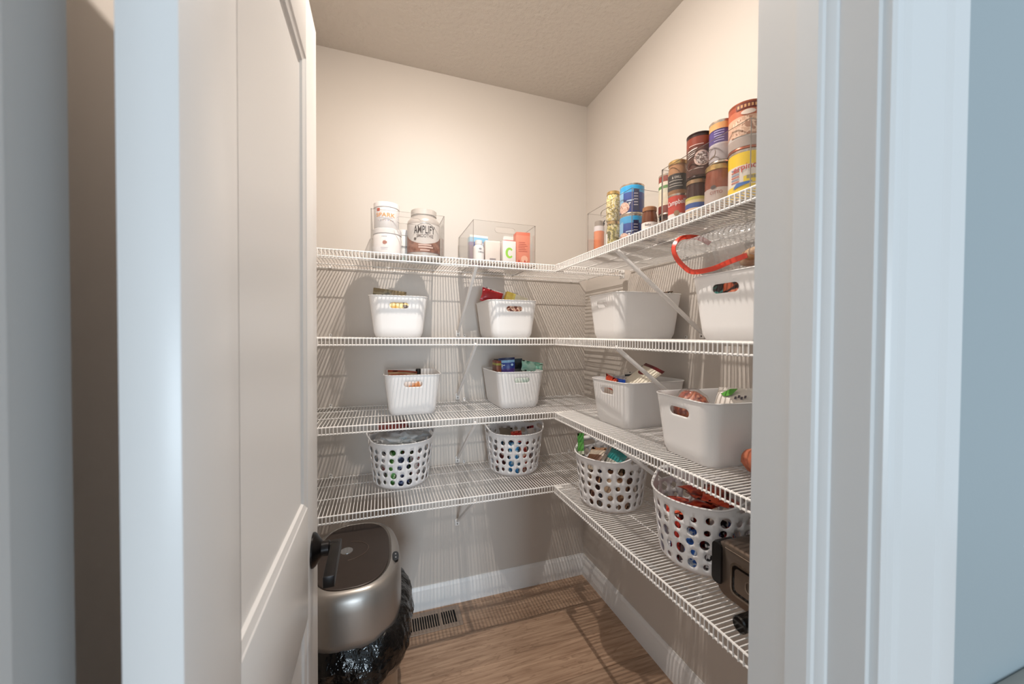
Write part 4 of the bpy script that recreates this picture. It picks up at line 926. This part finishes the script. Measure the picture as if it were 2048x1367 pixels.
for z, g, amp in ((.505, .004, .002), (.498, .012, .004), (.485, .022, .010), (.465, .030, .014), (.445, .036, .016), (.42, .038, .018), (.395, .036, .018), (.37, .030, .015), (.352, .018, .010), (.345, .006, .002)):
    lin.append([(x+(.016 if x > .05 else 0)*min(1, g/.03)*(.4+.6*max(0, math.sin((y+.1)*6))), y, zz) for x, y, zz in sup(0, 0, .1425+g, .2185+g, z, 260, 2.7, amp, 3.1, .014)])
MB().loft(lin, False, False).build('liner_bag', M['bagblk'], tc_, angle=28)
# register
vt = empty('floor_register', (-.907, -.100, .0), 0, 'beige metal floor register with narrow slots beside the sensor bin', 'vent')
VW, VD = .305, .140
fr = MB(); fr.box(-VW/2, VW/2, -VD/2, -VD/2+.026, 0, .004, bev=.0015); fr.box(-VW/2, VW/2, VD/2-.026, VD/2, 0, .004, bev=.0015)
fr.box(-VW/2, -VW/2+.026, -VD/2+.026, VD/2-.026, 0, .004); fr.box(VW/2-.026, VW/2, -VD/2+.026, VD/2-.026, 0, .004)
fr.build('frame', M['vent'], vt)
MB().box(-VW/2+.02, VW/2-.02, -VD/2+.02, VD/2-.02, .0003, .0008).build('duct_shade_sheet', M['hole'], vt, smooth=False)  # near-black sheet, its colour stands in for the unlit depth below the slats
sl = MB().box(-.0024, .0024, -VD/2+.025, VD/2-.025, .001, .0036).mesh('slat', M['vent'], smooth=False)
xs = VW/2-.026-.0125
while xs > -VW/2+.030:
    link('slat', sl, vt, (xs, 0, 0)); xs -= .0118
MB().box(.0-.004, .004, -VD/2+.025, VD/2-.025, .001, .0040).build('divider', M['vent'], vt, (.050, 0, 0), smooth=False)
# countertop oven lying on the lowest side shelf
ov = empty('countertop_grill', (-.300, -1.206, ZS[1]+TOP), 0, 'dark steel countertop grill with a black end grip on the lowest shelf', 'appliance')
def rr_ring(y0, y1, z0, z1, r, x, n=6):
    P = []
    for cy, cz, a0 in ((y1-r, z1-r, 0), (y0+r, z1-r, PI/2), (y0+r, z0+r, PI), (y1-r, z0+r, 3*PI/2)):
        for i in range(n+1): a = a0+PI/2*i/n; P.append((x, cy+r*math.cos(a), cz+r*math.sin(a)))
    return P
GL, GH, GD = .33, .148, .20
MB().loft([rr_ring(-GL+.006, -.006, .010, GH-.006, .030, 0), rr_ring(-GL+.001, -.001, .005, GH-.001, .034, .004), rr_ring(-GL, 0, .004, GH, .035, .010), rr_ring(-GL, 0, .004, GH, .035, GD-.01), rr_ring(-GL+.006, -.006, .010, GH-.006, .03, GD)]).build('housing', M['dsteel'], ov, angle=50)
def frame(name, y0, y1, z0, z1, r, w, d, m):
    mb = MB(); mb.loft([rr_ring(y0, y1, z0, z1, r, 0.0005), rr_ring(y0, y1, z0, z1, r, -d), rr_ring(y0+w, y1-w, z0+w, z1-w, r-w*.6, -d), rr_ring(y0+w, y1-w, z0+w, z1-w, r-w*.6, 0.0005)], False, False)
    return mb.build(name, m, ov)
frame('bezel', -GL+.04, -.048, .028, GH-.038, .016, .005, .003, C((150, 138, 126), .25, .9))
MB().loft([rr_ring(-GL+.046, -.054, .034, GH-.044, .012, -.0002), rr_ring(-GL+.046, -.054, .034, GH-.044, .012, -.0012)]).build('glass', M['blackg'], ov)
MB().loft([rr_ring(-GL+.052, -.060, .040, GH-.050, .010, -.0012), rr_ring(-GL+.052, -.060, .040, GH-.050, .010, -.0020)]).build('inset_plate', M['dsteel'], ov)
frame('inner_frame', -GL+.075, -.090, .056, GH-.062, .010, .003, .004, C((165, 152, 140), .25, .9))
MB().tube([(-.0015, -GL+.03, GH-.014), (-.0015, -.032, GH-.014)], .0012, 6).build('edge_strip', C((180, 168, 156), .25, .9), ov)
MB().loft([[(x, y, z) for x, y, z in rr_ring(-.022, .006, .030, GH-.012, .012, -.005)], [(x, y, z) for x, y, z in rr_ring(-.024, .008, .026, GH-.010, .013, .003)], [(x, y, z) for x, y, z in rr_ring(-.024, .008, .026, GH-.010, .013, .05)]]).build('grip', M['black'], ov)
MB().lathe([(0, 0), (.0155, 0), (.0185, .003), (.0185, .070), (0, .070)], 28, mtx=Matrix.Translation((-.068, -.128, .0195)) @ Matrix.Rotation(PI/2, 4, 'Y')).build('foot_knob', M['blackg'], ov)
# sweet potato
sp_ = blob('sweet_potato', .034, .058, .0325, mat_mottle('sweet_potato_skin', [(168, 92, 66), (186, 108, 78), (150, 78, 56)], 30, .6, .2), None, (-.262, -1.303, ZS[2]+TOP+.0350), .10, 2.2, 12)
sp_.rotation_euler = (0, 0, R(-14)); props(sp_, 'orange brown sweet potato lying beside the near bin', 'vegetable')
